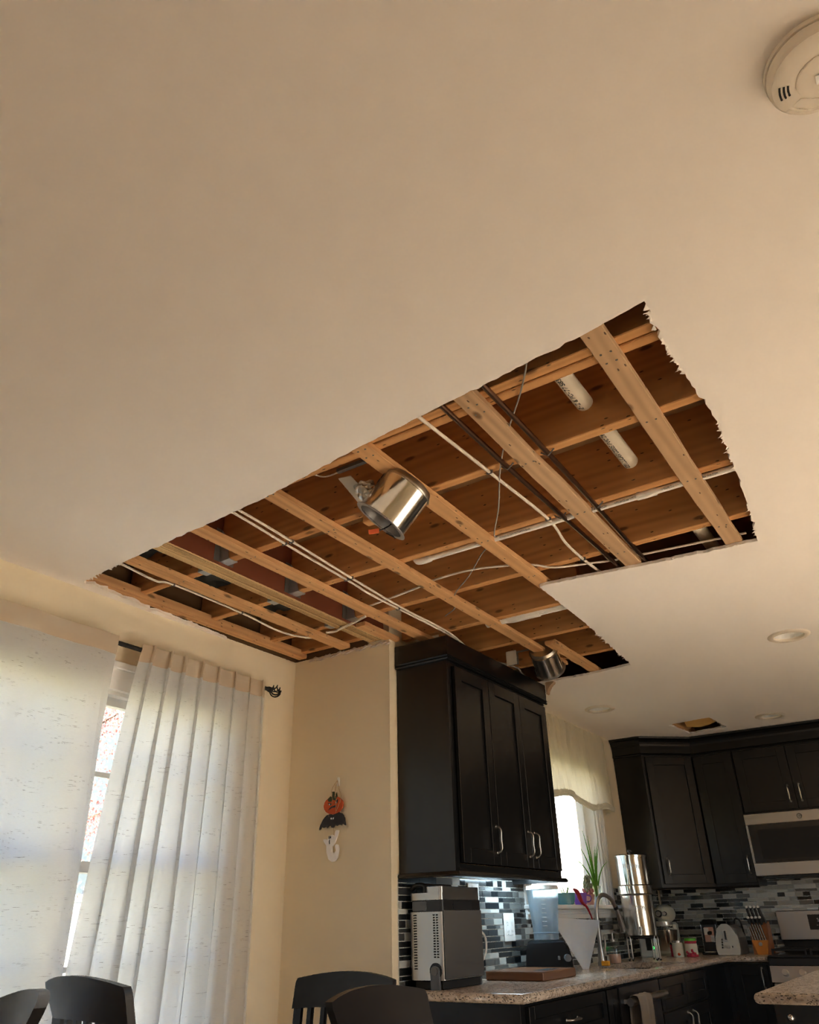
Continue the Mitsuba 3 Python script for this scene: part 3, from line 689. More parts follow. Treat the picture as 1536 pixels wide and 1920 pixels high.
def curtain(l, yfun, folds, z_rows, name='linen_curtain'):
    k = thing(name, l, 'curtain', 'linen curtains on the black rod')
    n = 260
    u = np.linspace(0, 1, n)
    V = []
    for z in z_rows:
        y, x = yfun(u, z), folds(u, z)
        V.append(np.stack([x, y, np.full(n, z)], 1))
    V = np.array(V)
    def grid(rows):
        A = V[rows]
        m = len(rows)
        F = []
        idx = np.arange(m * n).reshape(m, n)
        q = np.stack([idx[:-1, :-1], idx[:-1, 1:], idx[1:, 1:], idx[1:, :-1]], -1).reshape(-1, 4)
        return trimesh.Trimesh(A.reshape(-1, 3), np.vstack([q[:, [0, 1, 2]], q[:, [0, 2, 3]]]), process=False)
    hd = [i for i, z in enumerate(z_rows) if z >= 2.148]
    bd_ = [i for i, z in enumerate(z_rows) if z <= 2.152]
    part(k, 'panel', grid(bd_), 'curtain_linen', True)
    part(k, 'header', grid(hd), 'curtain_header', True, label='tan gathered header band')
    return k
ZR = np.r_[np.linspace(2.228, 2.15, 10), np.linspace(2.13, 0.04, 60)]
def left_y(u, z):
    return 0.55 + (1.842 - 0.55) * u + 0.012 * np.sin((2.2 - z) * 1.3) * u
def left_x(u, z):
    d = 2.2 - z
    a = 0.004 + 0.014 * np.clip(d, 0, 1.2)
    f = a * (1 + np.sin(2 * np.pi * (u * 4.3 + 0.05 * d + 0.2))) + 0.4 * a * (1 + np.sin(2 * np.pi * (u * 9.7 + 0.3 - 0.12 * d)))
    fold = -0.03 * np.clip((u - 0.965) / 0.035, 0, 1) * np.clip(d * 3, 0, 1)
    return RX + 0.0125 + f + fold
curtain('left linen curtain panel, hanging almost flat, cut off by the picture edge', left_y, left_x, ZR)
PL = np.array([0.0, 0.13, 0.245, 0.36, 0.50, 0.635, 0.77, 0.90, 1.0])
def right_y(u, z):
    d = np.clip((2.2 - z) / 2.1, 0, 1)
    y0 = 1.965 - 0.20 * d ** 0.8 * (1 - 0.15 * d)
    y1 = 2.712 + 0.025 * d
    k = np.interp(u, PL, np.arange(len(PL)))
    amp = np.interp(k, np.arange(9), [0.55, 1.25, 0.45, 1.3, 0.6, 1.05, 0.45, 0.8, 0.5])
    w = u + (0.002 + 0.034 * amp) * np.sin(2 * np.pi * k) * (1 - 0.3 * d) * np.clip(k * 2, 0, 1) * np.clip((8 - k) * 2, 0, 1)
    return y0 + (y1 - y0) * w
def right_x(u, z):
    d = np.clip(2.2 - z, 0, 2.2)
    k = np.interp(u, PL, np.arange(len(PL)))
    amp = np.interp(k, np.arange(9), [0.55, 1.25, 0.45, 1.3, 0.6, 1.05, 0.45, 0.8, 0.5])
    a = 0.015 * (0.5 + 0.5 * amp) + (0.026 * (amp - 0.35)) * np.clip(d / 1.2, 0, 1) * np.clip(1.15 - 0.9 * u, 0.25, 1)
    ph = k + 0.05 * d + 0.10 * np.sin(2 * np.pi * k) * np.clip(d, 0, 1)
    f = 0.5 - 0.5 * np.cos(2 * np.pi * ph)
    fine = 0.003 * np.clip(d, 0, 1) * (1 + np.sin(2 * np.pi * (u * 17 + 0.3 * d)))
    return RX + 0.0125 + 2 * a * f ** 1.3 + fine
curtain('right linen curtain panel with deep vertical folds, next to the tan corner', right_y, right_x, ZR)

# ------------------------------------------------------------------ hanging autumn decoration
UD = 0.000243
def dz(pts):
    return [(0.306 + (u - 660) * UD, 1.665 - (v - 715) * UD) for u, v in pts]
def plate(pts, y0, th, holes=()):
    m = extrude(Polygon(dz(pts)).buffer(0), th)
    return frame(m, (0, y0, 0), (1, 0, 0), (0, 0, 1), (0, -1, 0))
hd = thing('wall_hanging', 'small hanging of orange pumpkin, black bat and white ghost on the narrow tan wall', 'wall decoration')
ell = lambda cx, cy, rx, ry, n=28, p=1.0: [(cx + rx * math.cos(a), cy + ry * math.sin(a)) for a in np.linspace(0, 2 * math.pi, n, endpoint=False)]
part(hd, 'pumpkin', plate(ell(664, 722, 240, 165), 3.024, 0.008), 'pumpkin_paint', label='orange pumpkin')
part(hd, 'stem', plate([(640, 470), (690, 470), (700, 600), (750, 490), (770, 570), (720, 640), (640, 610)], 3.018, 0.004), 'leaf_paint')
part(hd, 'leaf', plate([(530, 600), (600, 550), (650, 590), (620, 650), (560, 650)], 3.0155, 0.003), 'leaf_paint')
part(hd, 'face', cat_([plate(p, 3.0158, 0.001) for p in ([(530, 665), (640, 695), (600, 720), (560, 710)], [(790, 610), (700, 690), (770, 690)], [(545, 805), (610, 745), (740, 725), (745, 765), (640, 770), (575, 800)])]), 'bat_paint', label='black carved face')
part(hd, 'eye_dot', cat_([plate(ell(575, 700, 14, 16, 10), 3.0146, 0.001), plate(ell(740, 680, 14, 16, 10), 3.0146, 0.001)]), 'ghost_paint')
part(hd, 'bat', plate([(305, 1150), (330, 1070), (400, 960), (490, 890), (590, 875), (640, 900), (700, 880), (780, 860), (870, 885), (930, 970), (965, 1110), (940, 1105), (900, 1065), (860, 1105), (810, 1080), (750, 1105), (700, 1070), (670, 1125), (620, 1130), (590, 1080), (550, 1090), (510, 1130), (470, 1090), (420, 1120), (370, 1090), (330, 1150)], 3.028, 0.007), 'bat_paint', label='black bat')
part(hd, 'bat_eye', cat_([plate(ell(610, 962, 18, 18, 12), 3.0208, 0.001), plate(ell(660, 962, 18, 18, 12), 3.0208, 0.001)]), 'ghost_paint')
part(hd, 'ghost', plate([(420, 1330), (460, 1320), (520, 1350), (560, 1280), (640, 1255), (700, 1300), (715, 1210), (740, 1180), (800, 1190), (780, 1260), (700, 1420), (650, 1470), (650, 1560), (690, 1600), (740, 1540), (710, 1460), (740, 1430), (790, 1440), (815, 1520), (790, 1650), (720, 1730), (640, 1735), (560, 1690), (510, 1560), (500, 1440), (430, 1370)], 3.028, 0.007), 'ghost_paint', label='white ghost')
part(hd, 'ghost_face', cat_([plate(ell(572, 1300, 14, 26, 12), 3.0208, 0.001), plate(ell(606, 1300, 12, 24, 12), 3.0208, 0.001), plate(ell(580, 1385, 12, 40, 12), 3.0208, 0.001)]), 'bat_paint')
w3 = lambda u, v, y: (0.306 + (u - 660) * UD, y, 1.665 - (v - 715) * UD)
part(hd, 'twine_bow', cat_([tube(smooth_path([w3(*p) for p in q], 5), 0.0011, 6) for q in ([(715, 250, 3.03), (640, 370, 3.02), (600, 500, 3.018), (640, 560, 3.014), (650, 640, 3.013), (630, 720, 3.013)], [(715, 250, 3.03), (790, 440, 3.02), (860, 560, 3.016), (830, 700, 3.013), (760, 830, 3.013), (740, 880, 3.013)], [(715, 260, 3.03), (680, 330, 3.022), (720, 480, 3.013), (745, 620, 3.012), (745, 840, 3.013)], [(540, 880, 3.022), (540, 930, 3.022), (640, 1140, 3.03), (650, 1260, 3.03)], [(715, 255, 3.03), (705, 420, 3.02), (705, 600, 3.013)])]), 'twine', True)
part(hd, 'wall_hook', cat_([box(0.306 + 30 * UD, 0.306 + 85 * UD, 3.034, 3.0395, 1.752, 1.795 - 0.003, 0.001), tube(smooth_path([w3(725, 300, 3.034), w3(725, 345, 3.028), w3(725, 330, 3.024)], 5), 0.0018, 6)]), 'white_plastic')

# ------------------------------------------------------------------ cabinet parts
def handle_mesh(L=0.115, dep=0.028):
    """Bow pull along +z, standing off along +y; origin at its lower foot."""
    P = [(0, 0, 0), (0, dep * 0.55, 0.004), (0, dep, L * 0.16), (0, dep * 0.92, L * 0.5), (0, dep, L * 0.84), (0, dep * 0.55, L - 0.004), (0, 0, L)]
    r = np.interp(np.linspace(0, 1, 49), [0, 0.1, 0.28, 0.5, 0.72, 0.9, 1], [0.0052, 0.0045, 0.0036, 0.0058, 0.0036, 0.0045, 0.0052])
    m = tube(smooth_path(P, 8), r, 10)
    feet = [trimesh.creation.icosphere(1, 0.0072).apply_scale([1, 0.55, 1]).apply_translation((0, 0.003, z)) for z in (0, L)]
    return cat_([m] + feet)
def shaker(parent, o, ux, w, h, nrm, handle=None, name='door', rail=0.062, th=0.019, bsdf='cabinet_black', hl=None):
    """Door or drawer front: lower left corner o, width along ux, outward nrm."""
    ux, nrm = np.array(ux, float), np.array(nrm, float)
    ux /= np.linalg.norm(ux)
    nrm /= np.linalg.norm(nrm)
    uz = np.array([0, 0, 1.0])
    b = 0.0018
    fr = [box(0, rail, 0, th, 0, h, b), box(w - rail, w, 0, th, 0, h, b), box(rail - 0.001, w - rail + 0.001, 0, th, 0, rail, b), box(rail - 0.001, w - rail + 0.001, 0, th, h - rail, h, b)]
    k = part(parent, name, frame(cat_(fr), o, ux, nrm, uz), bsdf)
    part(k, 'panel', frame(box(rail - 0.002, w - rail + 0.002, 0.001, th - 0.010, rail - 0.002, h - rail + 0.002), o, ux, nrm, uz), bsdf)
    if handle is not None:
        a, z, vert = handle
        hm = handle_mesh()
        if not vert:
            hm.apply_transform(trimesh.transformations.rotation_matrix(math.pi / 2, [0, 1, 0]))
        hm.apply_translation((a, th, z))
        part(k, 'handle', frame(hm, o, ux, nrm, uz), 'nickel', True, label='satin nickel bow handle')
    return k
CB = 'cabinet_black'
# near wall cabinet
XF = 0.922
nc = thing('wall_cabinet', 'tall black wall cabinet with three shaker doors beside the narrow tan wall', 'cabinet')
part(nc, 'body', cat_([box(XK + 0.002, XF, 3.10, 3.118, 1.352, 2.36, 0.001), box(XK + 0.002, XF, 4.195, 4.213, 1.352, 2.36, 0.001), box(XK + 0.002, XK + 0.01, 3.118, 4.195, 1.352, 2.36), box(XK + 0.01, XF, 3.118, 4.195, 2.26, 2.275)]), CB)
part(nc, 'bottom_panel', box(XK + 0.01, XF - 0.02, 3.118, 4.195, 1.372, 1.385), 'cabinet_inside', label='light wood underside')
part(nc, 'face_frame', cat_([box(XF - 0.018, XF, 3.10, 3.142, 1.352, 2.36, 0.001), box(XF - 0.018, XF, 4.18, 4.213, 1.352, 2.36, 0.001), box(XF - 0.018, XF, 3.142, 4.18, 1.352, 1.382), box(XF - 0.018, XF, 3.142, 4.18, 2.26, 2.36)]), CB)
part(nc, 'riser', cat_([sweep([(XK + 0.004, 3.10), (XF, 3.10), (XF, 4.213), (XK + 0.004, 4.213)], [(-0.012, 2.283), (0.014, 2.283), (0.020, 2.290), (0.014, 2.297), (0.020, 2.304), (0.016, 2.308), (0.016, 2.40), (-0.012, 2.40)])]), CB)
part(nc, 'light_rail', sweep([(XK + 0.004, 3.10), (XF + 0.012, 3.10), (XF + 0.012, 4.213), (XK + 0.004, 4.213)], [(-0.010, 1.333), (0.012, 1.333), (0.018, 1.339), (0.014, 1.345), (0.010, 1.351), (-0.010, 1.353)]), CB)
for (y0, y1, hy) in ((3.146, 3.483, 0.31), (3.490, 3.838, 0.313), (3.843, 4.188, 0.034)):
    shaker(nc, (XF, y0, 1.386), (0, 1, 0), y1 - y0, 2.262 - 1.386, (1, 0, 0), (hy - 0.095 if hy > 0.3 and False else hy, 0.052, True))
cr = single('crown_remnant', sweep([(0.80, 4.216), (1.0, 4.216)], [(0.0, 2.345), (-0.008, 2.350), (-0.012, 2.375), (-0.035, 2.405), (-0.05, 2.418), (0.0, 2.418)]), 'raw_wood', 'sawn end of crown moulding under the ceiling at the end of the wall cabinet', 'crown moulding') if False else None
crp = [(0.0, 2.348), (0.008, 2.352), (0.012, 2.372), (0.034, 2.398), (0.052, 2.410), (0.052, 2.419), (0.0, 2.419)]
single('crown_remnant', sweep([(XF + 0.018, 4.232), (XF + 0.018, 4.268)], crp), 'raw_wood', 'sawn end of crown moulding under the ceiling at the end of the wall cabinet', 'crown moulding')
# under-cabinet light
ul = thing('cabinet_light', 'small cool white lamp glowing under the near wall cabinet', 'under-cabinet light')
part(ul, 'housing', box(0.70, 0.80, 3.86, 4.18, 1.362, 1.3715, 0.002), 'white_plastic')
k = part(ul, 'diffuser', box(0.706, 0.794, 3.866, 4.174, 1.357, 1.3615), 'white_plastic')
scene[k]['emitter'] = {'type': 'area', 'radiance': rgb(1.1, 1.5, 1.75)}

# far cabinets
A, B, YC = (0.855, 6.165), (1.168, 6.462), 6.462
dl = math.hypot(B[0] - A[0], B[1] - A[1])
du = np.array([(B[0] - A[0]) / dl, (B[1] - A[1]) / dl, 0])
dn = np.array([du[1], -du[0], 0])
cc = thing('corner_cabinet', 'black diagonal corner wall cabinet right of the kitchen window', 'cabinet')
pl = Polygon([(XK + 0.002, A[1]), A, B, (B[0], YF - 0.002), (XK + 0.002, YF - 0.002)])
bm_ = extrude(pl, 2.36 - 1.345)
bm_.apply_translation((0, 0, 1.345))
part(cc, 'body', bm_, CB)
shaker(cc, np.array([A[0], A[1], 1.368]) + du * 0.022, du, dl - 0.044, 2.268 - 1.368, dn, (0.042, 0.055, True))
uc = thing('wall_cabinet', 'narrow black wall cabinet between the corner cabinet and the microwave', 'cabinet')
part(uc, 'body', box(1.170, 1.468, YC, YF - 0.002, 1.345, 2.36, 0.001), CB)
shaker(uc, (1.176, YC, 1.362), (1, 0, 0), 0.286, 0.906, (0, -1, 0), (0.256, 0.06, True))
mc = thing('wall_cabinet', 'short black wall cabinet with two doors above the microwave', 'cabinet')
part(mc, 'body', box(1.472, 2.236, YC, YF - 0.002, 1.815, 2.36, 0.001), CB)
shaker(mc, (1.478, YC, 1.828), (1, 0, 0), 0.374, 0.440, (0, -1, 0), (0.336, 0.05, True))
shaker(mc, (1.858, YC, 1.828), (1, 0, 0), 0.374, 0.440, (0, -1, 0), (0.034, 0.05, True))
uc2 = thing('wall_cabinet', 'black wall cabinet to the right of the microwave, outside the picture', 'cabinet') if False else None
PATH = [(XK + 0.004, A[1]), A, B, (4.9, YC)]
cw = thing('crown_moulding', 'black crown moulding on top of the far wall cabinets', 'crown moulding')
part(cw, 'fascia', sweep(PATH, [(-0.004, 2.281), (0.016, 2.281), (0.022, 2.288), (0.016, 2.295), (0.013, 2.297), (0.013, 2.37), (-0.004, 2.37)]), CB)
part(cw, 'crown', sweep(PATH, [(0.0, 2.352), (0.017, 2.352), (0.019, 2.366), (0.026, 2.38), (0.040, 2.396), (0.055, 2.404), (0.058, 2.4185), (0.0, 2.4185)]), CB)
lr = single('light_rail', sweep([(XK + 0.004, A[1]), A, B, (1.468, YC)], [(-0.010, 1.330), (0.018, 1.330), (0.020, 1.336), (0.014, 1.344), (-0.010, 1.3445)]), CB, 'thin black light rail under the corner cabinet', 'moulding')

pn = thing('pantry_cabinet', 'tall black pantry cabinets on the far wall, outside the picture to the right', 'cabinet')
part(pn, 'body', box(2.245, 4.9, YC, YF - 0.002, 0.0, 2.36, 0.001), CB)
for i in range(5):
    shaker(pn, (2.255 + 0.528 * i, YC, 0.10), (1, 0, 0), 0.52, 2.16, (0, -1, 0), (0.46 if i % 2 == 0 else 0.06, 0.95, True))
# microwave
mw = thing('microwave', 'stainless steel over-the-range microwave with a dark glass door', 'microwave')
Y0 = 6.385
part(mw, 'body', box(1.474, 2.234, Y0 + 0.03, YF - 0.003, 1.398, 1.810, 0.003), 'steel')
part(mw, 'door_frame', cat_([box(1.474, 2.234, Y0, Y0 + 0.03, 1.736, 1.810, 0.003), box(1.474, 2.234, Y0, Y0 + 0.03, 1.398, 1.482, 0.003), box(1.474, 1.490, Y0, Y0 + 0.03, 1.482, 1.736, 0.002)]), 'steel')
part(mw, 'glass_door', box(1.490, 2.06, Y0 + 0.003, Y0 + 0.028, 1.482, 1.736), 'dark_glass')
part(mw, 'window_screen', box(1.548, 2.0, Y0 + 0.0015, Y0 + 0.004, 1.505, 1.700), 'screen_black')
part(mw, 'control_panel', box(2.06, 2.234, Y0 + 0.003, Y0 + 0.028, 1.482, 1.736), 'black_plastic')
part(mw, 'badge', cat_([lathe([(0.0, -0.003), (0.0165, -0.003), (0.018, 0.0)], (1.853, Y0 - 0.0005, 1.772), 28, (0, -1, 0)).apply_translation((0, 0, 0))]), 'nickel', 40)
part(mw, 'badge_ring', trimesh.creation.torus(0.0158, 0.0017, 28, 8).apply_transform(trimesh.transformations.rotation_matrix(math.pi / 2, [1, 0, 0])).apply_translation((1.853, Y0 - 0.004, 1.772)), 'ink', True)
part(mw, 'emblem', cat_([text_on('GE', 0.013, (1.8445, Y0 - 0.0045, 1.7660), (1, 0, 0), (0, 0, 1), 0.001), ]), 'ink')
part(mw, 'grease_vent', box(1.52, 2.19, 6.40, 6.70, 1.382, 1.398, 0.002), 'black_plastic')

# ------------------------------------------------------------------ tiles
TI = {}
def tile_entry(holder, m, o, ux, w, h, nrm):
    """One tile: unit box placed at o (lower left), width along ux."""
    if m not in TI:
        TI[m] = mikit.ply(hull([[x, y, z] for x in (0, 1) for z in (0, 1) for y in (0.0,)] + [[0.5 + (x - 0.5) * 0.985, 1.0, 0.5 + (z - 0.5) * 0.94] for x in (0, 1) for z in (0, 1)]), m)
    ux, nrm = np.array(ux, float), np.array(nrm, float)
    M = np.eye(4)
    M[:3, 0], M[:3, 1], M[:3, 2], M[:3, 3] = ux * w, nrm * 0.0035, [0, 0, h], o
    scene[key_for('tile', holder)] = {**TI[m], 'to_world': T(M.tolist())}
TM = ['tile_black', 'tile_dark', 'tile_grey', 'tile_stone', 'tile_pale']
def tile_field(holder, o, ux, W, H, nrm, weights, seed, limit, skip=None, wfun=None):
    r = np.random.default_rng(seed)
    heights = [0.031, 0.018, 0.031, 0.0245, 0.018, 0.031, 0.0245]
    lens = [0.05, 0.074, 0.098, 0.098, 0.148]
    z, i, cnt = 0.0, 0, 0
    rest = {}
    ux, nrm = np.array(ux, float), np.array(nrm, float)
    while z < H - 0.008:
        h = min(heights[i % 7], H - z)
        a = -r.uniform(0, 0.1)
        while a < W:
            w = lens[r.integers(5)]
            a0, a1 = max(a, 0), min(a + w, W)
            if a1 - a0 > 0.008:
                m = r.choice(TM, p=wfun(a0 / W) if wfun else weights)
                p = np.array(o) + ux * (a0 + 0.0008) + np.array([0, 0, z + 0.0008])
                if not (skip and skip(a0, a1, z, z + h)):
                    if cnt < limit:
                        tile_entry(holder, m, p, ux, a1 - a0 - 0.0024, h - 0.0024, nrm)
                        cnt += 1
                    else:
                        b = frame(trimesh.creation.box((1, 1, 1)).apply_translation((0.5, 0.5, 0.5)), p, ux * (a1 - a0 - 0.0024), nrm * 0.0035, np.array([0, 0, h - 0.0024]))
                        rest.setdefault(m, []).append(b)
            a += w
        z += h
        i += 1
    for m, bs in rest.items():
        part(holder, 'tile_field', cat_(bs), m, kind='stuff')
ZK = 0.912                                           # counter top
bk = thing('backsplash', 'mosaic of black and grey strip tiles under the near wall cabinet and window', 'tile backsplash')
part(bk, 'grout', cat_([box(XK + 0.0005, XK + 0.004, 3.085, 4.36, ZK + 0.001, 1.352), box(XK + 0.0005, XK + 0.004, 4.36, 5.66, ZK + 0.001, 1.165), box(XK + 0.0005, XK + 0.004, 5.66, YF - 0.002, ZK + 0.001, 1.345)]), 'grout')
nearw = lambda t: [0.62, 0.18, 0.06, 0.08, 0.06] if t < 0.42 else [0.20, 0.30, 0.28, 0.12, 0.10]
tile_field(bk, (XK + 0.004, 3.085, ZK + 0.001), (0, 1, 0), 1.275, 0.437, (1, 0, 0), None, 3, 230, None, nearw)
tile_field(bk, (XK + 0.004, 4.36, ZK + 0.001), (0, 1, 0), 1.30, 0.252, (1, 0, 0), [0.2, 0.25, 0.25, 0.15, 0.15], 4, 35)
tile_field(bk, (XK + 0.004, 5.66, ZK + 0.001), (0, 1, 0), 1.09, 0.432, (1, 0, 0), [0.35, 0.25, 0.2, 0.1, 0.1], 5, 35)
bf = thing('backsplash', 'mosaic of grey and pale strip tiles on the far wall behind the range', 'tile backsplash')
part(bf, 'grout', box(XK + 0.02, 2.4, YF - 0.004, YF - 0.0005, ZK + 0.001, 1.40), 'grout')
farw = lambda t: [0.34, 0.26, 0.2, 0.12, 0.08] if t < 0.33 else [0.12, 0.10, 0.18, 0.32, 0.28]
tile_field(bf, (XK + 0.02, YF - 0.004, ZK + 0.001), (1, 0, 0), 1.75, 0.475, (0, -1, 0), None, 6, 290, None, farw)

# outlets
def outlet(l, y0, y1, z0, z1, two=True):
    k = thing('wall_outlet', l, 'outlet')
    part(k, 'cover_plate', box(XK + 0.010, XK + 0.0145, y0, y1, z0, z1, 0.003), 'white_plastic')
    yc, zc_ = (y0 + y1) / 2, (z0 + z1) / 2
    for yy in ((yc - 0.024, yc + 0.024) if two else (yc,)):
        part(k, 'socket', box(XK + 0.0145, XK + 0.0165, yy - 0.0165, yy + 0.0165, zc_ - 0.037, zc_ + 0.037, 0.001), 'white_plastic')
        part(k, 'slot', cat_([box(XK + 0.0163, XK + 0.0168, yy + s - 0.0012, yy + s + 0.0012, zz - 0.005, zz + 0.005) for s in (-0.006, 0.006) for zz in (zc_ - 0.02, zc_ + 0.022)] + [cyl((XK + 0.0163, yy, zz), (XK + 0.0168, yy, zz), 0.0024, n=8) for zz in (zc_ - 0.032, zc_ + 0.010)]), 'ink')
outlet('white double outlet on the tiles between the steel oven and the blender', 4.052, 4.172, 1.063, 1.193)
outlet('white outlet partly hidden high on the tiles behind the steel oven', 3.69, 3.80, 1.235, 1.33, False)

# ------------------------------------------------------------------ base cabinets and counters
ct = thing('countertop', 'speckled brown granite counter along the kitchen walls', 'countertop')
XC, YC1, YC2 = 1.218, 3.062, 6.168
cpoly = Polygon([(XK + 0.006, YC1 + 0.014), (XC - 0.014, YC1 + 0.014), (XC - 0.014, YC2 - 0.014 + 0.028), (1.474, YC2 + 0.014), (1.474, YF - 0.006), (XK + 0.006, YF - 0.006)]).difference(Polygon([(0.82, 4.74), (1.12, 4.74), (1.12, 5.40), (0.82, 5.40)]).buffer(0.03))
cs = extrude(cpoly, 0.034)
cs.apply_translation((0, 0, ZK - 0.034))
half = [(-0.0145, -0.034)] + [(-0.014 + 0.014 * math.cos(a), -0.017 + 0.017 * math.sin(a)) for a in np.linspace(-math.pi / 2, math.pi / 2, 9)] + [(-0.0145, 0.0)]
nose = sweep([(XK + 0.006, YC1), (XC, YC1), (XC, YC2), (1.474, YC2)], [(d, ZK + z) for d, z in half])
part(ct, 'slab', cs, 'granite')
part(ct, 'bullnose_edge', nose, 'granite', 35)
sk = thing('sink', 'steel undermount sink in the granite counter under the window', 'sink')
part(sk, 'bowl', cat_([box(0.80, 1.14, 4.72, 5.42, ZK - 0.22, ZK - 0.215), box(0.793, 0.797, 4.715, 5.425, ZK - 0.22, ZK - 0.036), box(1.143, 1.147, 4.715, 5.425, ZK - 0.22, ZK - 0.036), box(0.795, 1.145, 4.713, 4.717, ZK - 0.22, ZK - 0.036), box(0.795, 1.145, 5.423, 5.427, ZK - 0.22, ZK - 0.036)]), 'steel')
part(sk, 'drain', cyl((0.96, 5.07, ZK - 0.2148), (0.96, 5.07, ZK - 0.212), 0.04, n=20), 'nickel', 40)
XB = 1.178
def base(l, y0, y1, fronts, doors):
    k = thing('base_cabinet', l, 'cabinet')
    part(k, 'body', cat_([box(XK + 0.006, XB, y0, y1, 0.10, ZK - 0.036 if not (4.6 < (y0 + y1) / 2 < 5.6) else 0.66, 0.001), box(XK + 0.006, XB - 0.06, y0, y1, 0.0, 0.10)] + ([box(XB - 0.02, XB, y0, y1, 0.66, ZK - 0.036)] if 4.6 < (y0 + y1) / 2 < 5.6 else [])), CB)
    for f in fronts: shaker(k, (XB, f[0], f[2]), (0, 1, 0), f[1] - f[0], f[3] - f[2], (1, 0, 0), f[4], 'drawer', 0.045)
    for f in doors: shaker(k, (XB, f[0], f[2]), (0, 1, 0), f[1] - f[0], f[3] - f[2], (1, 0, 0), f[4], 'door')
    return k
b1 = base('black base cabinet with one drawer at the near end of the counter', 3.10, 3.95, [(3.14, 3.94, 0.72, 0.865, (0.33, 0.072, False))], [(3.14, 3.535, 0.115, 0.705, (0.35, 0.45, True)), (3.545, 3.94, 0.115, 0.705, (0.05, 0.45, True))])
b2 = base('slim black filler cabinet beside the dishwasher', 3.955, 4.095, [], [(3.958, 4.092, 0.115, 0.865, None)])
b3 = base('black sink base with drawer fronts beyond the dishwasher', 4.71, 5.66, [(4.73, 5.19, 0.72, 0.865, None), (5.20, 5.65, 0.72, 0.865, None)], [(4.73, 5.19, 0.115, 0.705, (0.41, 0.45, True)), (5.20, 5.65, 0.115, 0.705, (0.05, 0.45, True))])
dw = thing('dishwasher', 'glossy black dishwasher with a bar handle beneath the counter', 'dishwasher')
part(dw, 'body', box(XK + 0.05, XB, 4.10, 4.705, 0.10, ZK - 0.036, 0.001), 'black_matte')
part(dw, 'front_panel', box(XB, XB + 0.024, 4.104, 4.701, 0.11, 0.868, 0.004), 'dark_glass')
part(dw, 'bar_handle', cat_([tube(smooth_path([(XB + 0.062, 4.13, 0.805), (XB + 0.068, 4.30, 0.807), (XB + 0.068, 4.50, 0.807), (XB + 0.062, 4.675, 0.805)], 6), 0.017, 14), box(XB + 0.02, XB + 0.062, 4.15, 4.168, 0.797, 0.813), box(XB + 0.02, XB + 0.062, 4.64, 4.658, 0.797, 0.813)]), 'steel', 40)
tw = np.array([(XB + 0.028, 0.862), (XB + 0.045, 0.845), (XB + 0.068, 0.828), (XB + 0.088, 0.818), (XB + 0.094, 0.80), (XB + 0.094, 0.66), (XB + 0.090, 0.48)])
def towel():
    n = 16
    V = []
    S = smooth_path(np.array([(XB + 0.036, 0, 0.62), (XB + 0.038, 0, 0.76), (XB + 0.046, 0, 0.823), (XB + 0.068, 0, 0.829), (XB + 0.090, 0, 0.812), (XB + 0.092, 0, 0.70), (XB + 0.090, 0, 0.45)]), 6)
    for s in S:
        for j in range(n):
            t = j / (n - 1)
            V.append([s[0] + 0.003 * math.sin(t * 17), 4.175 + 0.20 * t, s[2]])
    idx = np.arange(len(S) * n).reshape(len(S), n)
    q = np.stack([idx[:-1, :-1], idx[:-1, 1:], idx[1:, 1:], idx[1:, :-1]], -1).reshape(-1, 4)
    V = np.array(V)
    m = trimesh.Trimesh(V, np.vstack([q[:, [0, 1, 2]], q[:, [0, 2, 3]]]), process=False)
    return m
single('dish_towel', towel(), 'towel_cloth', 'grey brown dish towel hung over the dishwasher handle', 'towel', smooth=True)
b4 = thing('base_cabinet', 'black base cabinet left of the range on the far wall', 'cabinet')
part(b4, 'body', box(XB, 1.472, 6.20, YF - 0.006, 0.10, ZK - 0.036, 0.001), CB)
shaker(b4, (1.225, 6.20, 0.13), (1, 0, 0), 0.235, 0.735, (0, -1, 0), (0.20, 0.60, True))
b5 = thing('base_cabinet', 'black corner base cabinet under the far end of the counter', 'cabinet')
part(b5, 'body', box(XK + 0.006, XB, 5.665, YF - 0.006, 0.10, ZK - 0.036, 0.001), CB)

# range
rg = thing('range', 'stainless range with a steel back panel and a black cooktop', 'stove')
RX0, RX1 = 1.492, 2.20
part(rg, 'body', box(RX0, RX1, 6.17, YF - 0.02, 0.02, 0.905, 0.003), 'black_matte')
part(rg, 'cooktop', box(RX0, RX1, 6.115, YF - 0.02, 0.905, 0.922, 0.004), 'dark_glass')
part(rg, 'control_panel', hull([[x, y, z] for x in (RX0, RX1) for y, z in ((6.11, 0.862), (6.09, 0.77), (6.17, 0.77), (6.17, 0.862))]), 'steel')
part(rg, 'cooktop_front', box(RX0, RX1, 6.10, 6.17, 0.862, 0.905, 0.004), 'black_plastic')
part(rg, 'oven_door', box(RX0 + 0.005, RX1 - 0.005, 6.10, 6.17, 0.18, 0.765, 0.005), 'steel')
part(rg, 'oven_handle', cyl((RX0 + 0.06, 6.06, 0.70), (RX1 - 0.06, 6.06, 0.70), 0.012, n=14), 'nickel', 40)
for x in (1.585, 1.688, 1.90, 2.0, 2.10):
    kn = part(rg, 'knob', cyl((x, 6.10, 0.822), (x, 6.062, 0.830), 0.021, 0.017, n=20), 'nickel', 40)
for gx in (1.51, 1.745, 1.98):
    part(rg, 'grate', cat_([box(gx, gx + 0.215, y, y + 0.012, 0.942, 0.956, 0.002) for y in (6.17, 6.33, 6.48, 6.62)] + [box(gx + t, gx + t + 0.012, 6.17, 6.63, 0.940, 0.954, 0.002) for t in (0.0, 0.10, 0.203)] + [box(gx + t, gx + t + 0.012, y, y + 0.012, 0.922, 0.942) for t in (0.0, 0.203) for y in (6.17, 6.62)]), 'black_matte')
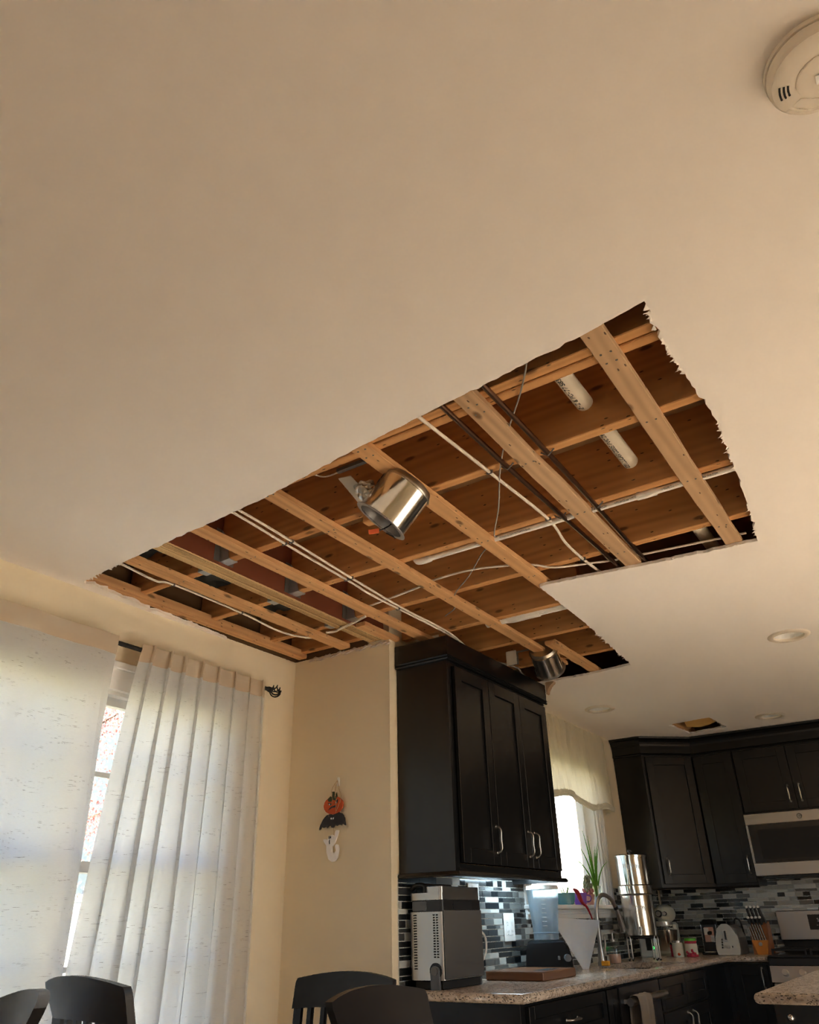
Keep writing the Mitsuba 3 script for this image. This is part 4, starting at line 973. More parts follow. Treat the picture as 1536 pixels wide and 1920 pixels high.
part(rg, 'back_panel', box(RX0, RX1, 6.685, YF - 0.012, 0.992, 1.178, 0.004), 'steel')
part(rg, 'back_base', box(RX0 + 0.01, RX1 - 0.01, 6.70, YF - 0.012, 0.922, 0.992), 'black_matte')
part(rg, 'display', box(1.70, 1.99, 6.682, 6.686, 1.055, 1.150), 'dark_glass')
part(rg, 'display_mark', cat_([text_on('1', 0.022, (1.755, 6.681, 1.105), (1, 0, 0), (0, 0, 1)), text_on('- :', 0.02, (1.745, 6.681, 1.075), (1, 0, 0), (0, 0, 1))]), 'white_plastic')

# island
isl = thing('kitchen_island', 'granite topped kitchen island at the right edge of the picture', 'kitchen island')
ib = [(2.0, 4.7), (2.0, 3.28), (3.3, 3.28)]
ip = Polygon([(2.014, 4.7), (2.014, 3.294), (3.3, 3.294), (3.3, 4.7)])
im = extrude(ip, 0.034); im.apply_translation((0, 0, ZK + 0.006 - 0.034))
part(isl, 'slab', im, 'granite')
part(isl, 'bullnose_edge', sweep([(2.0, 4.7), (2.0, 3.28), (3.3, 3.28)], [(d, ZK + 0.006 + z) for d, z in half]), 'granite', 35)
part(isl, 'base', box(2.05, 3.28, 3.33, 4.68, 0.0, ZK - 0.03, 0.002), CB)
part(isl, 'knob', trimesh.creation.icosphere(2, 0.011).apply_translation((2.10, 3.318, 0.845)), 'nickel', True)
fl = thing('flower_vase', 'purple flower in a small vase on the island at the right picture edge', 'flowers')
part(fl, 'vase', lathe([(0, 0), (0.03, 0), (0.035, 0.03), (0.02, 0.07), (0.024, 0.085)], (2.27, 3.72, ZK + 0.007), 24), 'clear_glass', True)
part(fl, 'blossom', cat_([hull([[2.27 + 0.012 * math.cos(a), 3.72 + 0.012 * math.sin(a), 0.985 + b * 0.02], [2.27 + 0.05 * math.cos(a) * (1 - 0.4 * b), 3.72 + 0.05 * math.sin(a) * (1 - 0.4 * b), 0.995 + 0.04 * b], [2.27 + 0.045 * math.cos(a + 0.25), 3.72 + 0.045 * math.sin(a + 0.25), 0.99 + 0.045 * b], [2.27 + 0.02 * math.cos(a + 0.1), 3.72 + 0.02 * math.sin(a + 0.1), 1.0 + 0.02 * b]]) for b in (0, 1) for a in np.linspace(0, 2 * math.pi, 14, endpoint=False) + 0.2 * b]), 'flower_petal')
part(fl, 'stalk', cyl((2.27, 3.72, ZK + 0.01), (2.27, 3.72, 0.99), 0.003, n=8), 'leaf_green')

# ------------------------------------------------------------------ things on the counter
# toaster oven stored upright
ov = thing('toaster_oven', 'stainless flip-up toaster oven stored upright at the near end of the counter', 'toaster oven')
def rbox2(x0, x1, y0, y1, z0, z1, r, n=6):
    """Upright box with rounded vertical edges."""
    m = extrude(Polygon([(x0 + r, y0 + r), (x1 - r, y0 + r), (x1 - r, y1 - r), (x0 + r, y1 - r)]).buffer(r, n), z1 - z0)
    m.apply_translation((0, 0, z0))
    return m
OX0, OX1, OY0, OY1 = 0.652, 0.822, 3.135, 3.475
part(ov, 'body', rbox2(OX0, OX1, OY0, OY1, 0.946, 1.200, 0.016), 'steel', 30)
part(ov, 'base_plate', box(OX1, OX1 + 0.006, OY0 + 0.006, OY1 - 0.004, 0.950, 1.205, 0.002), 'plate_grey', label='flat grey base plate facing the room')
part(ov, 'control_band', rbox2(OX0 + 0.012, OX1 + 0.004, OY0 - 0.002, OY1 + 0.002, 1.200, 1.246, 0.016), 'black_plastic', 30)
part(ov, 'display', box(OX1 + 0.004, OX1 + 0.0065, 3.225, 3.385, 1.208, 1.238), 'dark_glass')
part(ov, 'upper_shell', rbox2(OX0 + 0.004, OX1, OY0, OY1, 1.246, 1.274, 0.016), 'steel', 30)
part(ov, 'top_shell', rbox2(OX0 + 0.085, OX1, OY0 + 0.002, OY1, 1.274, 1.298, 0.016), 'steel', 30)
part(ov, 'side_grip', extrude(Polygon([(OX0 + 0.028, 1.211), (OX0 + 0.088, 1.211), (OX0 + 0.088, 1.235), (OX0 + 0.028, 1.235)]).buffer(0.006), 0.004).apply_transform(np.array([[1, 0, 0, 0], [0, 0, -1, OY0 - 0.001], [0, 1, 0, 0], [0, 0, 0, 1.0]])), 'grey_plastic')
part(ov, 'door_handle', cat_([tube(smooth_path([(OX0 + 0.075, OY0 + 0.02, 1.276), (OX0 + 0.07, OY0 + 0.02, 1.303), (OX0 + 0.03, OY0 + 0.02, 1.306), (OX0 + 0.004, OY0 + 0.02, 1.292)], 6), 0.010, 10), cyl((OX0 + 0.03, OY0 + 0.015, 1.305), (OX0 + 0.03, OY1 - 0.03, 1.305), 0.010, n=12)]), 'black_plastic', 40)
for i in range(21):
    z = 0.985 + i * 0.0100
    part(ov, 'vent_slot', extrude(Polygon([(OX0 + 0.024, z), (OX0 + 0.040, z + 0.0005), (OX0 + 0.040, z + 0.0055), (OX0 + 0.024, z + 0.005)]), 0.002).apply_transform(np.array([[1, 0, 0, 0], [0, 0, -1, OY0 + 0.0008], [0, 1, 0, 0], [0, 0, 0, 1.0]])), 'ink')
for i in range(17):
    z = 1.028 + i * 0.0098
    for a, b in ((0.124, 0.134), (0.140, 0.149)):
        part(ov, 'vent_slot', box(OX0 + a, OX0 + b, OY0 - 0.0012, OY0 + 0.001, z, z + 0.0055), 'ink')
for y in (OY0 - 0.012, OY1 - 0.002):
    ft = part(ov, 'foot', extrude(unary_union([Polygon([(0.762, 0.9128), (0.804, 0.9128), (0.804, 0.975), (0.762, 0.975)]), Point(0.783, 0.978).buffer(0.0215, 16)]), 0.014).apply_transform(np.array([[1, 0, 0, 0], [0, 0, -1, y + 0.014], [0, 1, 0, 0], [0, 0, 0, 1.0]])), 'grey_plastic', label='dark grey hinge foot')
    part(ft, 'pivot_cap', cyl((0.783, y, 0.980), (0.783, y - 0.003, 0.980), 0.0155, n=24), 'dark_steel', 40)
part(ov, 'back_edge', box(OX0 + 0.02, OX1 - 0.01, OY0 + 0.01, OY1 - 0.01, 0.9125, 0.946, 0.004), 'black_matte')
for y in (OY0 - 0.0025,):
    part(ov, 'foot_arch', extrude(Point(0.783, 0.980).buffer(0.030, 20).difference(Polygon([(0.7, 0.9), (0.9, 0.9), (0.9, 0.93), (0.7, 0.93)])), 0.003).apply_transform(np.array([[1, 0, 0, 0], [0, 0, -1, y + 0.003], [0, 1, 0, 0], [0, 0, 0, 1.0]])), 'black_plastic')
part(ov, 'power_cord', tube(smooth_path([(0.80, OY1, 1.13), (0.82, OY1 + 0.03, 1.10), (0.815, OY1 + 0.045, 1.04), (0.80, OY1 + 0.02, 0.99), (0.78, OY1 + 0.01, 0.96)], 6), 0.005, 8), 'white_plastic', True)

# cutting board
bd1 = thing('cutting_board', 'thick walnut cutting board lying on the counter beside the steel oven', 'cutting board')
part(bd1, 'slab', box(0.705, 1.005, 3.70, 4.075, ZK + 0.0008, ZK + 0.037, 0.004), 'walnut')
part(bd1, 'handle_slot', box(0.90, 0.96, 3.82, 3.98, ZK + 0.0368, ZK + 0.0378), 'black_matte')

# blender
bl = thing('blender', 'blender with a clear jar on a black base below the near wall cabinet', 'blender')
bx, by = 0.790, 4.235
vw = np.array([0.42, -0.91, 0]); vw /= np.linalg.norm(vw)
sd_ = np.array([0.91, 0.42, 0]); sd_ /= np.linalg.norm(sd_)
def bpos(a, b, z): return np.array([bx, by, 0]) + sd_ * a + vw * b + np.array([0, 0, z])
base_pts = []
basem = hull([bpos(a, b, z) for a, b, z in [(-0.115, -0.10, 0.914), (0.115, -0.10, 0.914), (-0.118, 0.105, 0.914), (0.125, 0.105, 0.914), (-0.112, 0.10, 1.00), (0.12, 0.10, 0.99), (-0.112, -0.1, 1.01), (0.112, -0.1, 1.01), (-0.10, 0.085, 1.050), (0.085, 0.085, 1.055), (-0.10, -0.085, 1.055), (0.085, -0.085, 1.06), (-0.08, 0.05, 1.064), (0.06, 0.05, 1.066), (-0.08, -0.05, 1.064), (0.06, -0.05, 1.066), (0.108, 0.07, 1.035), (0.108, -0.07, 1.035)]])
part(bl, 'base', basem, 'blender_black', 25)
part(bl, 'dial', cyl(bpos(0.095, 0.096, 0.985), bpos(0.10, 0.122, 0.985), 0.017, n=18), 'grey_plastic', 40)
part(bl, 'switch', cat_([frame(box(-0.006, 0.006, 0, 0.008, -0.009, 0.009, 0.002), bpos(0.055, 0.103, 0.985), sd_, vw, (0, 0, 1))]), 'grey_plastic')
part(bl, 'jar_socket', lathe([(0.066, 0), (0.066, 0.028), (0.072, 0.032), (0.066, 0.036), (0.0, 0.036)], (bx, by, 1.066), 32), 'jar_glass', 40)
def jar_prof(r0, r1, z0, z1, n=6, k=36):
    V = []
    zs = np.linspace(z0, z1, n)
    for i, z in enumerate(zs):
        r = r0 + (r1 - r0) * i / (n - 1)
        for a in np.arange(k) * 2 * math.pi / k:
            q = r * (1 + 0.05 * math.cos(4 * a) ** 3)
            V.append([bx + q * math.cos(a), by + q * math.sin(a), z])
    F = []
    for i in range(n - 1):
        for j in range(k):
            l = (j + 1) % k
            F += [[i * k + j, i * k + l, (i + 1) * k + l], [i * k + j, (i + 1) * k + l, (i + 1) * k + j]]
    return trimesh.Trimesh(V, F, process=False)
jm = jar_prof(0.066, 0.086, 1.102, 1.302)
part(bl, 'jar', jm, 'jar_glass', True, label='clear bluish jar')
part(bl, 'jar_lip', lathe([(0.084, 0), (0.092, 0.002), (0.092, 0.008), (0.084, 0.008), (0.084, 0.0)], (bx, by, 1.290), 40), 'clear_glass', 40)
part(bl, 'lid', lathe([(0.0, 0.022), (0.05, 0.022), (0.085, 0.018), (0.088, 0.0), (0.0, 0.0)], (bx, by, 1.303), 40), 'white_plastic', 40)
part(bl, 'graduation', cat_([frame(box(-0.012, 0.012, 0, 0.0008, 0, 0.0016), bpos(0.0, 0.079 + 0.010 * (i / 7) - 0.002, 1.13 + i * 0.02), sd_, vw, (0, 0, 1)) for i in range(8)]), 'white_plastic')
part(bl, 'jar_handle', tube(smooth_path([bpos(0.085, 0, 1.280), bpos(0.125, 0, 1.272), bpos(0.140, 0, 1.235), bpos(0.138, 0, 1.16), bpos(0.132, 0, 1.125)], 8), [0.012] * 33, 12), 'clear_glass', True)

# white flexible sheet
def sheet():
    o = np.array([0.845, 4.60, ZK + 0.001])
    u_, v_ = sd_, np.array([0, 0, 1.0])
    rows, cols = 14, 14
    V = []
    for i in range(rows):
        t = i / (rows - 1)
        l, r = -0.02 - 0.150 * t, 0.012 + 0.092 * t
        for j in range(cols):
            s = j / (cols - 1)
            a = l + (r - l) * s
            V.append(o + u_ * a + v_ * (0.255 * t - 0.018 * t * s) + vw * (0.05 * (s - 0.55) ** 2 * 4 * t - 0.04 * t))
    idx = np.arange(rows * cols).reshape(rows, cols)
    q = np.stack([idx[:-1, :-1], idx[:-1, 1:], idx[1:, 1:], idx[1:, :-1]], -1).reshape(-1, 4)
    return trimesh.Trimesh(np.array(V), np.vstack([q[:, [0, 1, 2]], q[:, [0, 2, 3]]]), process=False)
single('cutting_mat', sheet(), 'mat_plastic', 'white flexible cutting mat standing on its point beside the blender', 'cutting mat', smooth=True)

# kitchen window
w2 = struct('window_2', cat_([box(XK, XK + 0.018, W2[0] - 0.09, W2[0] + 0.005, W2[2], W2[3] + 0.09, 0.004), box(XK, XK + 0.018, W2[1] - 0.005, W2[1] + 0.11, W2[2] - 0.02, W2[3] + 0.09, 0.004), box(XK, XK + 0.018, W2[0] - 0.09, W2[1] + 0.11, W2[3], W2[3] + 0.09, 0.004),
    box(XK, XK + 0.026, W2[1] + 0.075, W2[1] + 0.11, W2[2] - 0.02, W2[3] + 0.09, 0.004), box(XK, XK + 0.022, W2[1] + 0.03, W2[1] + 0.045, W2[2], W2[3], 0.003), box(XK, XK + 0.022, W2[1] + 0.06, W2[1] + 0.07, W2[2], W2[3], 0.003),
    box(0.50, XK, W2[0], W2[0] + 0.018, W2[2], W2[3]), box(0.50, XK, W2[1] - 0.018, W2[1], W2[2], W2[3]), box(0.50, XK, W2[0], W2[1], W2[3] - 0.018, W2[3])]), 'paint_white', 'white kitchen window behind the potted plants')
part(w2, 'sill', cat_([box(0.50, XK + 0.085, W2[0] - 0.10, W2[1] + 0.12, W2[2] - 0.022, W2[2], 0.004), box(XK, XK + 0.02, W2[0] - 0.09, W2[1] + 0.11, W2[2] - 0.075, W2[2] - 0.022, 0.004), box(XK, XK + 0.03, W2[0] - 0.09, W2[1] + 0.11, W2[2] - 0.050, W2[2] - 0.035, 0.003)]), 'paint_white')
ym = (W2[0] + W2[1]) / 2
part(w2, 'sash', cat_([box(0.53, 0.565, a, b, c, d) for a, b, c, d in ((W2[0] + 0.018, W2[1] - 0.018, W2[2], W2[2] + 0.045), (W2[0] + 0.018, W2[1] - 0.018, W2[3] - 0.06, W2[3] - 0.018), (W2[0] + 0.018, W2[0] + 0.06, W2[2], W2[3]), (W2[1] - 0.06, W2[1] - 0.018, W2[2], W2[3]))]), 'paint_white')
part(w2, 'pane', box(0.546, 0.548, W2[0] + 0.05, W2[1] - 0.05, W2[2] + 0.03, W2[3] - 0.05), 'pane_glass')

# valance
def valance():
    k = thing('valance', 'cream gathered valance with a ruffled hem over the kitchen window', 'valance')
    n, Lp = 300, []
    y0, y1 = 4.30, 5.80
    def row(u, z, amp, out):
        y = y0 + (y1 - y0) * u
        x = XK + 0.075 + out + amp * np.sin(2 * np.pi * u * 30 + 1.5 * np.sin(u * 40)) + amp * 1.9 * np.sin(2 * np.pi * u * 9 + 1) ** 3
        # return to the wall at the far end
        e = np.clip((u - 0.97) / 0.03, 0, 1)
        return np.stack([x * (1 - e) + (XK + 0.02) * e, y - 0.02 * e, z + 0 * u], 1)
    u = np.linspace(0, 1, n)
    hem = 1.858 + 0.022 * np.sin(2 * np.pi * u * 2.1 + 2.2) - 0.035 * u + 0.035
    def grid(R):
        V = np.vstack(R)
        idx = np.arange(len(R) * n).reshape(len(R), n)
        q = np.stack([idx[:-1, :-1], idx[:-1, 1:], idx[1:, 1:], idx[1:, :-1]], -1).reshape(-1, 4)
        return trimesh.Trimesh(V, np.vstack([q[:, [0, 1, 2]], q[:, [0, 2, 3]]]), process=False)
    top = 2.372 + 0.006 * np.sin(2 * np.pi * u * 15) + 0.004 * np.sin(2 * np.pi * u * 37)
    part(k, 'gathered_header', grid([row(u, top + (2.255 - top) * t, 0.006, 0.004 * math.sin(3 * t)) for t in np.linspace(0, 1, 8)]), 'valance_cloth', True)
    part(k, 'drop', grid([row(u, 2.2555 + (hem - 2.2555) * t, 0.006 * (1 - 0.55 * t), 0.02 * t) + np.stack([0.008 * t * np.sin(2 * np.pi * u * 5 + 0.6), 0 * u, 0 * u], 1) for t in np.linspace(0, 1, 18)]), 'valance_cloth', True)
    R = []
    for a in np.linspace(0, 2 * np.pi, 10):
        rr = 0.015 * (1 + 0.25 * np.sin(2 * np.pi * u * 60))
        b = row(u, hem, 0.0014, 0.02) + np.stack([0.008 * np.sin(2 * np.pi * u * 5 + 0.6), 0 * u, 0 * u], 1)
        b[:, 0] += rr * np.cos(a) * 0.7
        b[:, 2] += rr * np.sin(a) * 1.25 - 0.016
        R.append(b)
    part(k, 'ruffled_hem', grid(R), 'valance_trim', True)
    part(k, 'rod', cyl((XK + 0.048, y0 - 0.01, 2.318), (XK + 0.048, y1 - 0.03, 2.318), 0.006, n=10), 'white_plastic', 40)
valance()

# things on the sill
SZ = W2[2] + 0.001
teal = thing('teal_planter', 'teal glazed bowl with spiky shoots on the sill behind the blender', 'planter')
part(teal, 'bowl', lathe([(0, 0), (0.045, 0), (0.058, 0.03), (0.06, 0.062), (0.055, 0.062), (0.05, 0.05), (0, 0.05)], (0.678, 4.80, SZ), 32), 'teal_glaze', 40)
part(teal, 'shoot', cat_([tube([(0.678 + 0.01 * math.cos(a), 4.80 + 0.01 * math.sin(a), SZ + 0.05), (0.678 + 0.03 * math.cos(a), 4.80 + 0.035 * math.sin(a), SZ + 0.10)], [0.004, 0.001], 5) for a in np.linspace(0, 6, 6)]), 'leaf_green')
tw_ = thing('garlic_press', 'red handled kitchen tool hooked over the sill edge beside the purple cup', 'kitchen tool')
part(tw_, 'upper_handle', tube(smooth_path([(0.712, 4.862, 1.318), (0.718, 4.90, 1.300), (0.722, 4.925, 1.262), (0.724, 4.95, 1.240)], 6), np.r_[np.linspace(0.006, 0.014, 6), np.full(6, 0.013), np.linspace(0.012, 0.008, 7)], 10), 'red_plastic', True)
part(tw_, 'lower_handle', tube(smooth_path([(0.724, 4.945, 1.243), (0.730, 4.985, 1.225), (0.733, 5.02, 1.19), (0.735, 5.045, 1.155)], 6), np.linspace(0.009, 0.004, 19), 10), 'red_plastic', True)
pc = thing('purple_cup', 'purple glazed cup on the kitchen window sill', 'cup')
part(pc, 'cup', lathe([(0, 0), (0.034, 0), (0.038, 0.02), (0.042, 0.065), (0.038, 0.065), (0.035, 0.01), (0, 0.01)], (0.682, 5.02, SZ), 32), 'purple_glaze', 40)
part(pc, 'handle', tube(smooth_path([(0.682 + 0.036, 5.02 + 0.02, SZ + 0.052), (0.682 + 0.055, 5.02 + 0.035, SZ + 0.045), (0.682 + 0.052, 5.02 + 0.032, SZ + 0.02), (0.682 + 0.034, 5.02 + 0.02, SZ + 0.014)], 6), 0.004, 8), 'purple_glaze', True)
pp = thing('potted_succulent', 'small succulent in a pink clay pot on the kitchen window sill', 'potted plant')
px_, py_ = 0.684, 5.165
part(pp, 'pot', lathe([(0, 0), (0.024, 0), (0.031, 0.046), (0.034, 0.046), (0.035, 0.06), (0.03, 0.06), (0.028, 0.05), (0, 0.05)], (px_, py_, SZ), 28), 'pink_clay', 40)
r_ = np.random.default_rng(5)
def rosette(n, h0, h1, sp):
    out = []
    for i in range(n):
        a, z, q = r_.uniform(0, 6.28), r_.uniform(h0, h1), r_.uniform(0.2, 1) * sp
        c = np.array([px_ + q * math.cos(a) * 0.8, py_ + q * math.sin(a) - 0.02 * (z - h0) / 0.1, SZ + z])
        out.append(blob(c, (0.007, 0.007, 0.011), i, 0.2, 1))
    return cat_(out)
part(pp, 'rosette', rosette(60, 0.055, 0.085, 0.042), 'succulent_pink', label='pinkish fleshy leaves', kind='stuff')
part(pp, 'foliage', rosette(70, 0.08, 0.165, 0.034), 'succulent', kind='stuff')
go = thing('green_onion_glass', 'glass of long green onion shoots in front of the window frame', 'plant')
gx, gy = 0.680, 5.315
part(go, 'glass', lathe([(0, 0), (0.03, 0), (0.036, 0.11), (0.034, 0.11), (0.028, 0.005), (0, 0.005)], (gx, gy, SZ), 28), 'clear_glass', 40)
def blade(a, lean, L, w):
    P = []
    for t in np.linspace(0, 1, 12):
        P.append((gx + math.cos(a) * (0.01 + lean * t ** 1.7) * 0.5, gy + math.sin(a) * (0.01 + lean * t ** 1.7), SZ + 0.04 + L * t - 0.35 * lean * t ** 3))
    return tube(P, np.interp(np.linspace(0, 1, 12), [0, 0.3, 1], [w, w * 1.1, 0.0008]), 7)
for a, lean, L, w in ((-1.5, 0.23, 0.38, 0.0055), (-1.4, 0.15, 0.45, 0.006), (-1.6, 0.20, 0.26, 0.005), (-1.2, 0.09, 0.40, 0.006), (-0.4, 0.05, 0.30, 0.006), (1.4, 0.05, 0.33, 0.006), (1.5, 0.12, 0.36, 0.0055), (1.7, 0.17, 0.42, 0.005), (1.3, 0.21, 0.30, 0.005), (-1.7, 0.30, 0.33, 0.0045), (0.5, 0.03, 0.26, 0.006)):
    part(go, 'shoot', blade(a, lean, L, w), 'leaf_green', True)
part(go, 'bulb', cat_([tube([(gx + 0.009 * math.cos(i), gy + 0.012 * math.sin(i), SZ + 0.006), (gx + 0.006 * math.cos(i), gy + 0.008 * math.sin(i), SZ + 0.09)], [0.008, 0.005], 8) for i in range(5)]), 'mixer_paint', True)

# faucet
fx, fy = 0.785, 4.995
fc = thing('faucet', 'brushed steel gooseneck pull-down faucet at the sink', 'faucet')
part(fc, 'base', lathe([(0, 0), (0.026, 0), (0.024, 0.012), (0.019, 0.06), (0.016, 0.09), (0, 0.09)], (fx, fy, ZK), 28), 'steel', 40)
fu = np.array([0.22, 0.975, 0])
fp = lambda s, z: np.array([fx, fy, 0]) + fu * s + np.array([0, 0, z])
part(fc, 'neck', tube(smooth_path([fp(0, ZK + 0.05), fp(0.0, 1.10), fp(0.004, 1.20), fp(0.035, 1.262), fp(0.10, 1.288), fp(0.18, 1.262), fp(0.222, 1.215)], 8), 0.0125, 16), 'steel', True)
part(fc, 'spray_head', tube([fp(0.222, 1.215), fp(0.245, 1.165), fp(0.272, 1.085)], [0.0135, 0.016, 0.019], 18), 'steel', 40)
part(fc, 'seam_ring', tube([fp(0.218, 1.224), fp(0.226, 1.207)], [0.0145, 0.0145], 18), 'black_plastic', 40)
part(fc, 'lever', tube(smooth_path([fp(0.018, ZK + 0.06), fp(0.04, ZK + 0.075), fp(0.055, ZK + 0.11), fp(0.052, ZK + 0.15)], 6), 0.005, 10), 'steel', True)
single('sponge', box(0.80, 0.845, 4.935, 4.968, ZK + 0.001, ZK + 0.026, 0.004), 'sponge', 'orange yellow sponge on the counter in front of the faucet', 'sponge')
sb = thing('soap_dispenser', 'clear glass soap dispenser with a steel pump beside the faucet', 'soap dispenser')
sx_, sy_ = 0.79, 5.20
part(sb, 'bottle', lathe([(0, 0.002), (0.034, 0.002), (0.037, 0.01), (0.037, 0.075), (0.03, 0.10), (0.015, 0.112), (0.015, 0.125)], (sx_, sy_, ZK), 32), 'clear_glass', True)
part(sb, 'soap', lathe([(0, 0.004), (0.032, 0.004), (0.035, 0.012), (0.035, 0.05), (0, 0.05)], (sx_, sy_, ZK), 32), 'photo_skin', 40)
part(sb, 'pump', cat_([cyl((sx_, sy_, ZK + 0.115), (sx_, sy_, ZK + 0.165), 0.006, n=12), cyl((sx_, sy_, ZK + 0.12), (sx_, sy_, ZK + 0.128), 0.016, n=16), tube(smooth_path([(sx_, sy_, ZK + 0.165), (sx_ + 0.005, sy_ + 0.02, ZK + 0.168), (sx_ + 0.015, sy_ + 0.055, ZK + 0.16)], 5), 0.0055, 10)]), 'steel', 40)

# steel water filter on its wire stand
wx, wy = 0.842, 5.60
wf = thing('water_filter', 'tall polished steel two-chamber water filter in the kitchen corner', 'water filter')
part(wf, 'lower_chamber', lathe([(0, 1.050), (0.098, 1.050), (0.102, 1.056), (0.102, 1.285), (0.105, 1.292), (0.0, 1.292)], (wx, wy, 0), 56), 'steel_mirror', 30)
part(wf, 'upper_chamber', lathe([(0, 1.292), (0.106, 1.292), (0.112, 1.298), (0.112, 1.345), (0.104, 1.352), (0.104, 1.520), (0.0, 1.520)], (wx, wy, 0), 56), 'steel_mirror', 30)
part(wf, 'lid', lathe([(0.0, 1.520), (0.109, 1.520), (0.109, 1.532), (0.100, 1.538), (0, 1.545)], (wx, wy, 0), 56), 'steel_mirror', 30)
part(wf, 'knob', lathe([(0, 1.545), (0.008, 1.545), (0.008, 1.552), (0.018, 1.556), (0.018, 1.566), (0.01, 1.572), (0, 1.572)], (wx, wy, 0), 24), 'black_plastic', 40)
va = math.atan2(-wy, 2.75 - wx)
for z, R_ in ((1.452, 0.104), (1.205, 0.102)):
    for q in (text_cyl('Berkey', 0.026, (wx, wy), R_, va, z), text_cyl('WATER FILTERS', 0.006, (wx, wy), R_, va, z - 0.012), text_cyl('GRAVITY', 0.009, (wx, wy), R_, va, z - 0.035), text_cyl('FILTER', 0.009, (wx, wy), R_, va, z - 0.05)):
        part(wf, 'lettering', q, 'white_plastic')
part(wf, 'spigot', cat_([cyl((wx, wy, 1.09), np.array([wx, wy, 1.09]) + 0.135 * np.array([math.cos(va), math.sin(va), 0]), 0.011, n=14), cyl(np.array([wx, wy, 1.105]) + 0.13 * np.array([math.cos(va), math.sin(va), 0]), np.array([wx, wy, 1.06]) + 0.13 * np.array([math.cos(va), math.sin(va), 0]), 0.009, n=14)]), 'nickel', 40)
ws = thing('wire_stand', 'black and chrome wire stand under the steel water filter', 'stand')
part(ws, 'ring', tube([(wx + 0.108 * math.cos(a), wy + 0.108 * math.sin(a), 1.043) for a in np.linspace(0, 2 * math.pi, 41)], 0.0062, 8), 'black_matte', True)
for i, a in enumerate(va + np.radians([-50, 50, 140, 230])):
    e, t = np.array([math.cos(a), math.sin(a), 0]), np.array([-math.sin(a), math.cos(a), 0])
    c0 = np.array([wx, wy, 0])
    lg = smooth_path([c0 + e * 0.112 - t * 0.018 + [0, 0, ZK + 0.005], c0 + e * 0.112 - t * 0.017 + [0, 0, 1.03], c0 + e * 0.112 - t * 0.010 + [0, 0, 1.05], c0 + e * 0.112 + t * 0.010 + [0, 0, 1.05], c0 + e * 0.112 + t * 0.017 + [0, 0, 1.03], c0 + e * 0.112 + t * 0.018 + [0, 0, ZK + 0.005]], 5)
    part(ws, 'leg', tube(lg, 0.0036, 8), 'steel_mirror', True)
    part(ws, 'foot', cat_([trimesh.creation.icosphere(1, 0.006).apply_translation(c0 + e * 0.112 + s * t * 0.018 + [0, 0, ZK + 0.0065]) for s in (-1, 1)]), 'black_matte')

# grey appliance with green light
ga = thing('electric_opener', 'pale grey countertop gadget with a dark front and green light behind the wire stand', 'kitchen gadget')
part(ga, 'body', box(0.70, 0.815, 5.93, 6.03, ZK + 0.001, ZK + 0.135, 0.010), 'appliance_grey')
part(ga, 'front_panel', box(0.752, 0.805, 5.926, 5.931, ZK + 0.045, ZK + 0.13, 0.002), 'black_plastic')
k = part(ga, 'indicator_light', trimesh.creation.torus(0.0065, 0.0018, 20, 8).apply_transform(trimesh.transformations.rotation_matrix(math.pi / 2, [1, 0, 0])).apply_translation((0.80, 5.924, ZK + 0.06)), 'lid_green')
scene[k]['emitter'] = {'type': 'area', 'radiance': rgb(0.01, 0.22, 0.03)}

# stand mixer
sm = thing('stand_mixer', 'pale green grey stand mixer with a steel bowl in the kitchen corner', 'stand mixer')
mx, my = 0.775, 6.37
part(sm, 'base', box(mx - 0.07, mx + 0.07, my - 0.11, my + 0.16, ZK + 0.001, ZK + 0.03, 0.012), 'mixer_paint')
part(sm, 'column', box(mx - 0.045, mx + 0.045, my + 0.08, my + 0.16, ZK + 0.03, ZK + 0.21, 0.015), 'mixer_paint')
hdm = trimesh.creation.icosphere(3)
hdm.apply_scale((0.066, 0.155, 0.062)); hdm.apply_translation((mx, my + 0.01, 1.178))
part(sm, 'head', hdm, 'mixer_paint', True)
part(sm, 'trim_band', lathe([(0.056, 0.0), (0.059, 0.0), (0.059, 0.022), (0.056, 0.022)], (mx, my - 0.05, 1.105), 36), 'nickel', 40)
part(sm, 'motor_collar', lathe([(0, 0), (0.055, 0), (0.058, 0.02), (0.058, 0.045), (0, 0.045)], (mx, my - 0.05, 1.085), 36), 'mixer_paint', 40)
part(sm, 'attachment_hub', cat_([cyl((mx + 0.002, my - 0.125, 1.178), (mx + 0.002, my - 0.158, 1.178), 0.016, n=24), cyl((mx + 0.036, my - 0.11, 1.178), (mx + 0.04, my - 0.135, 1.178), 0.012, n=16)]), 'nickel', 40)
part(sm, 'hub_ring', cat_([cyl((mx + 0.002, my - 0.12, 1.178), (mx + 0.002, my - 0.147, 1.178), 0.023, n=24), cyl((mx + 0.036, my - 0.10, 1.178), (mx + 0.039, my - 0.128, 1.178), 0.015, n=16)]), 'black_plastic', 40)
part(sm, 'lower_band', lathe([(0, 0), (0.0595, 0), (0.0595, 0.008), (0, 0.008)], (mx, my - 0.05, 1.088), 36), 'black_plastic', 40)
part(sm, 'bowl', lathe([(0, 0.0), (0.05, 0.0), (0.078, 0.045), (0.086, 0.13), (0.089, 0.132), (0.084, 0.13), (0.076, 0.05), (0, 0.006)], (mx, my - 0.05, ZK + 0.031), 44), 'steel_mirror', True)

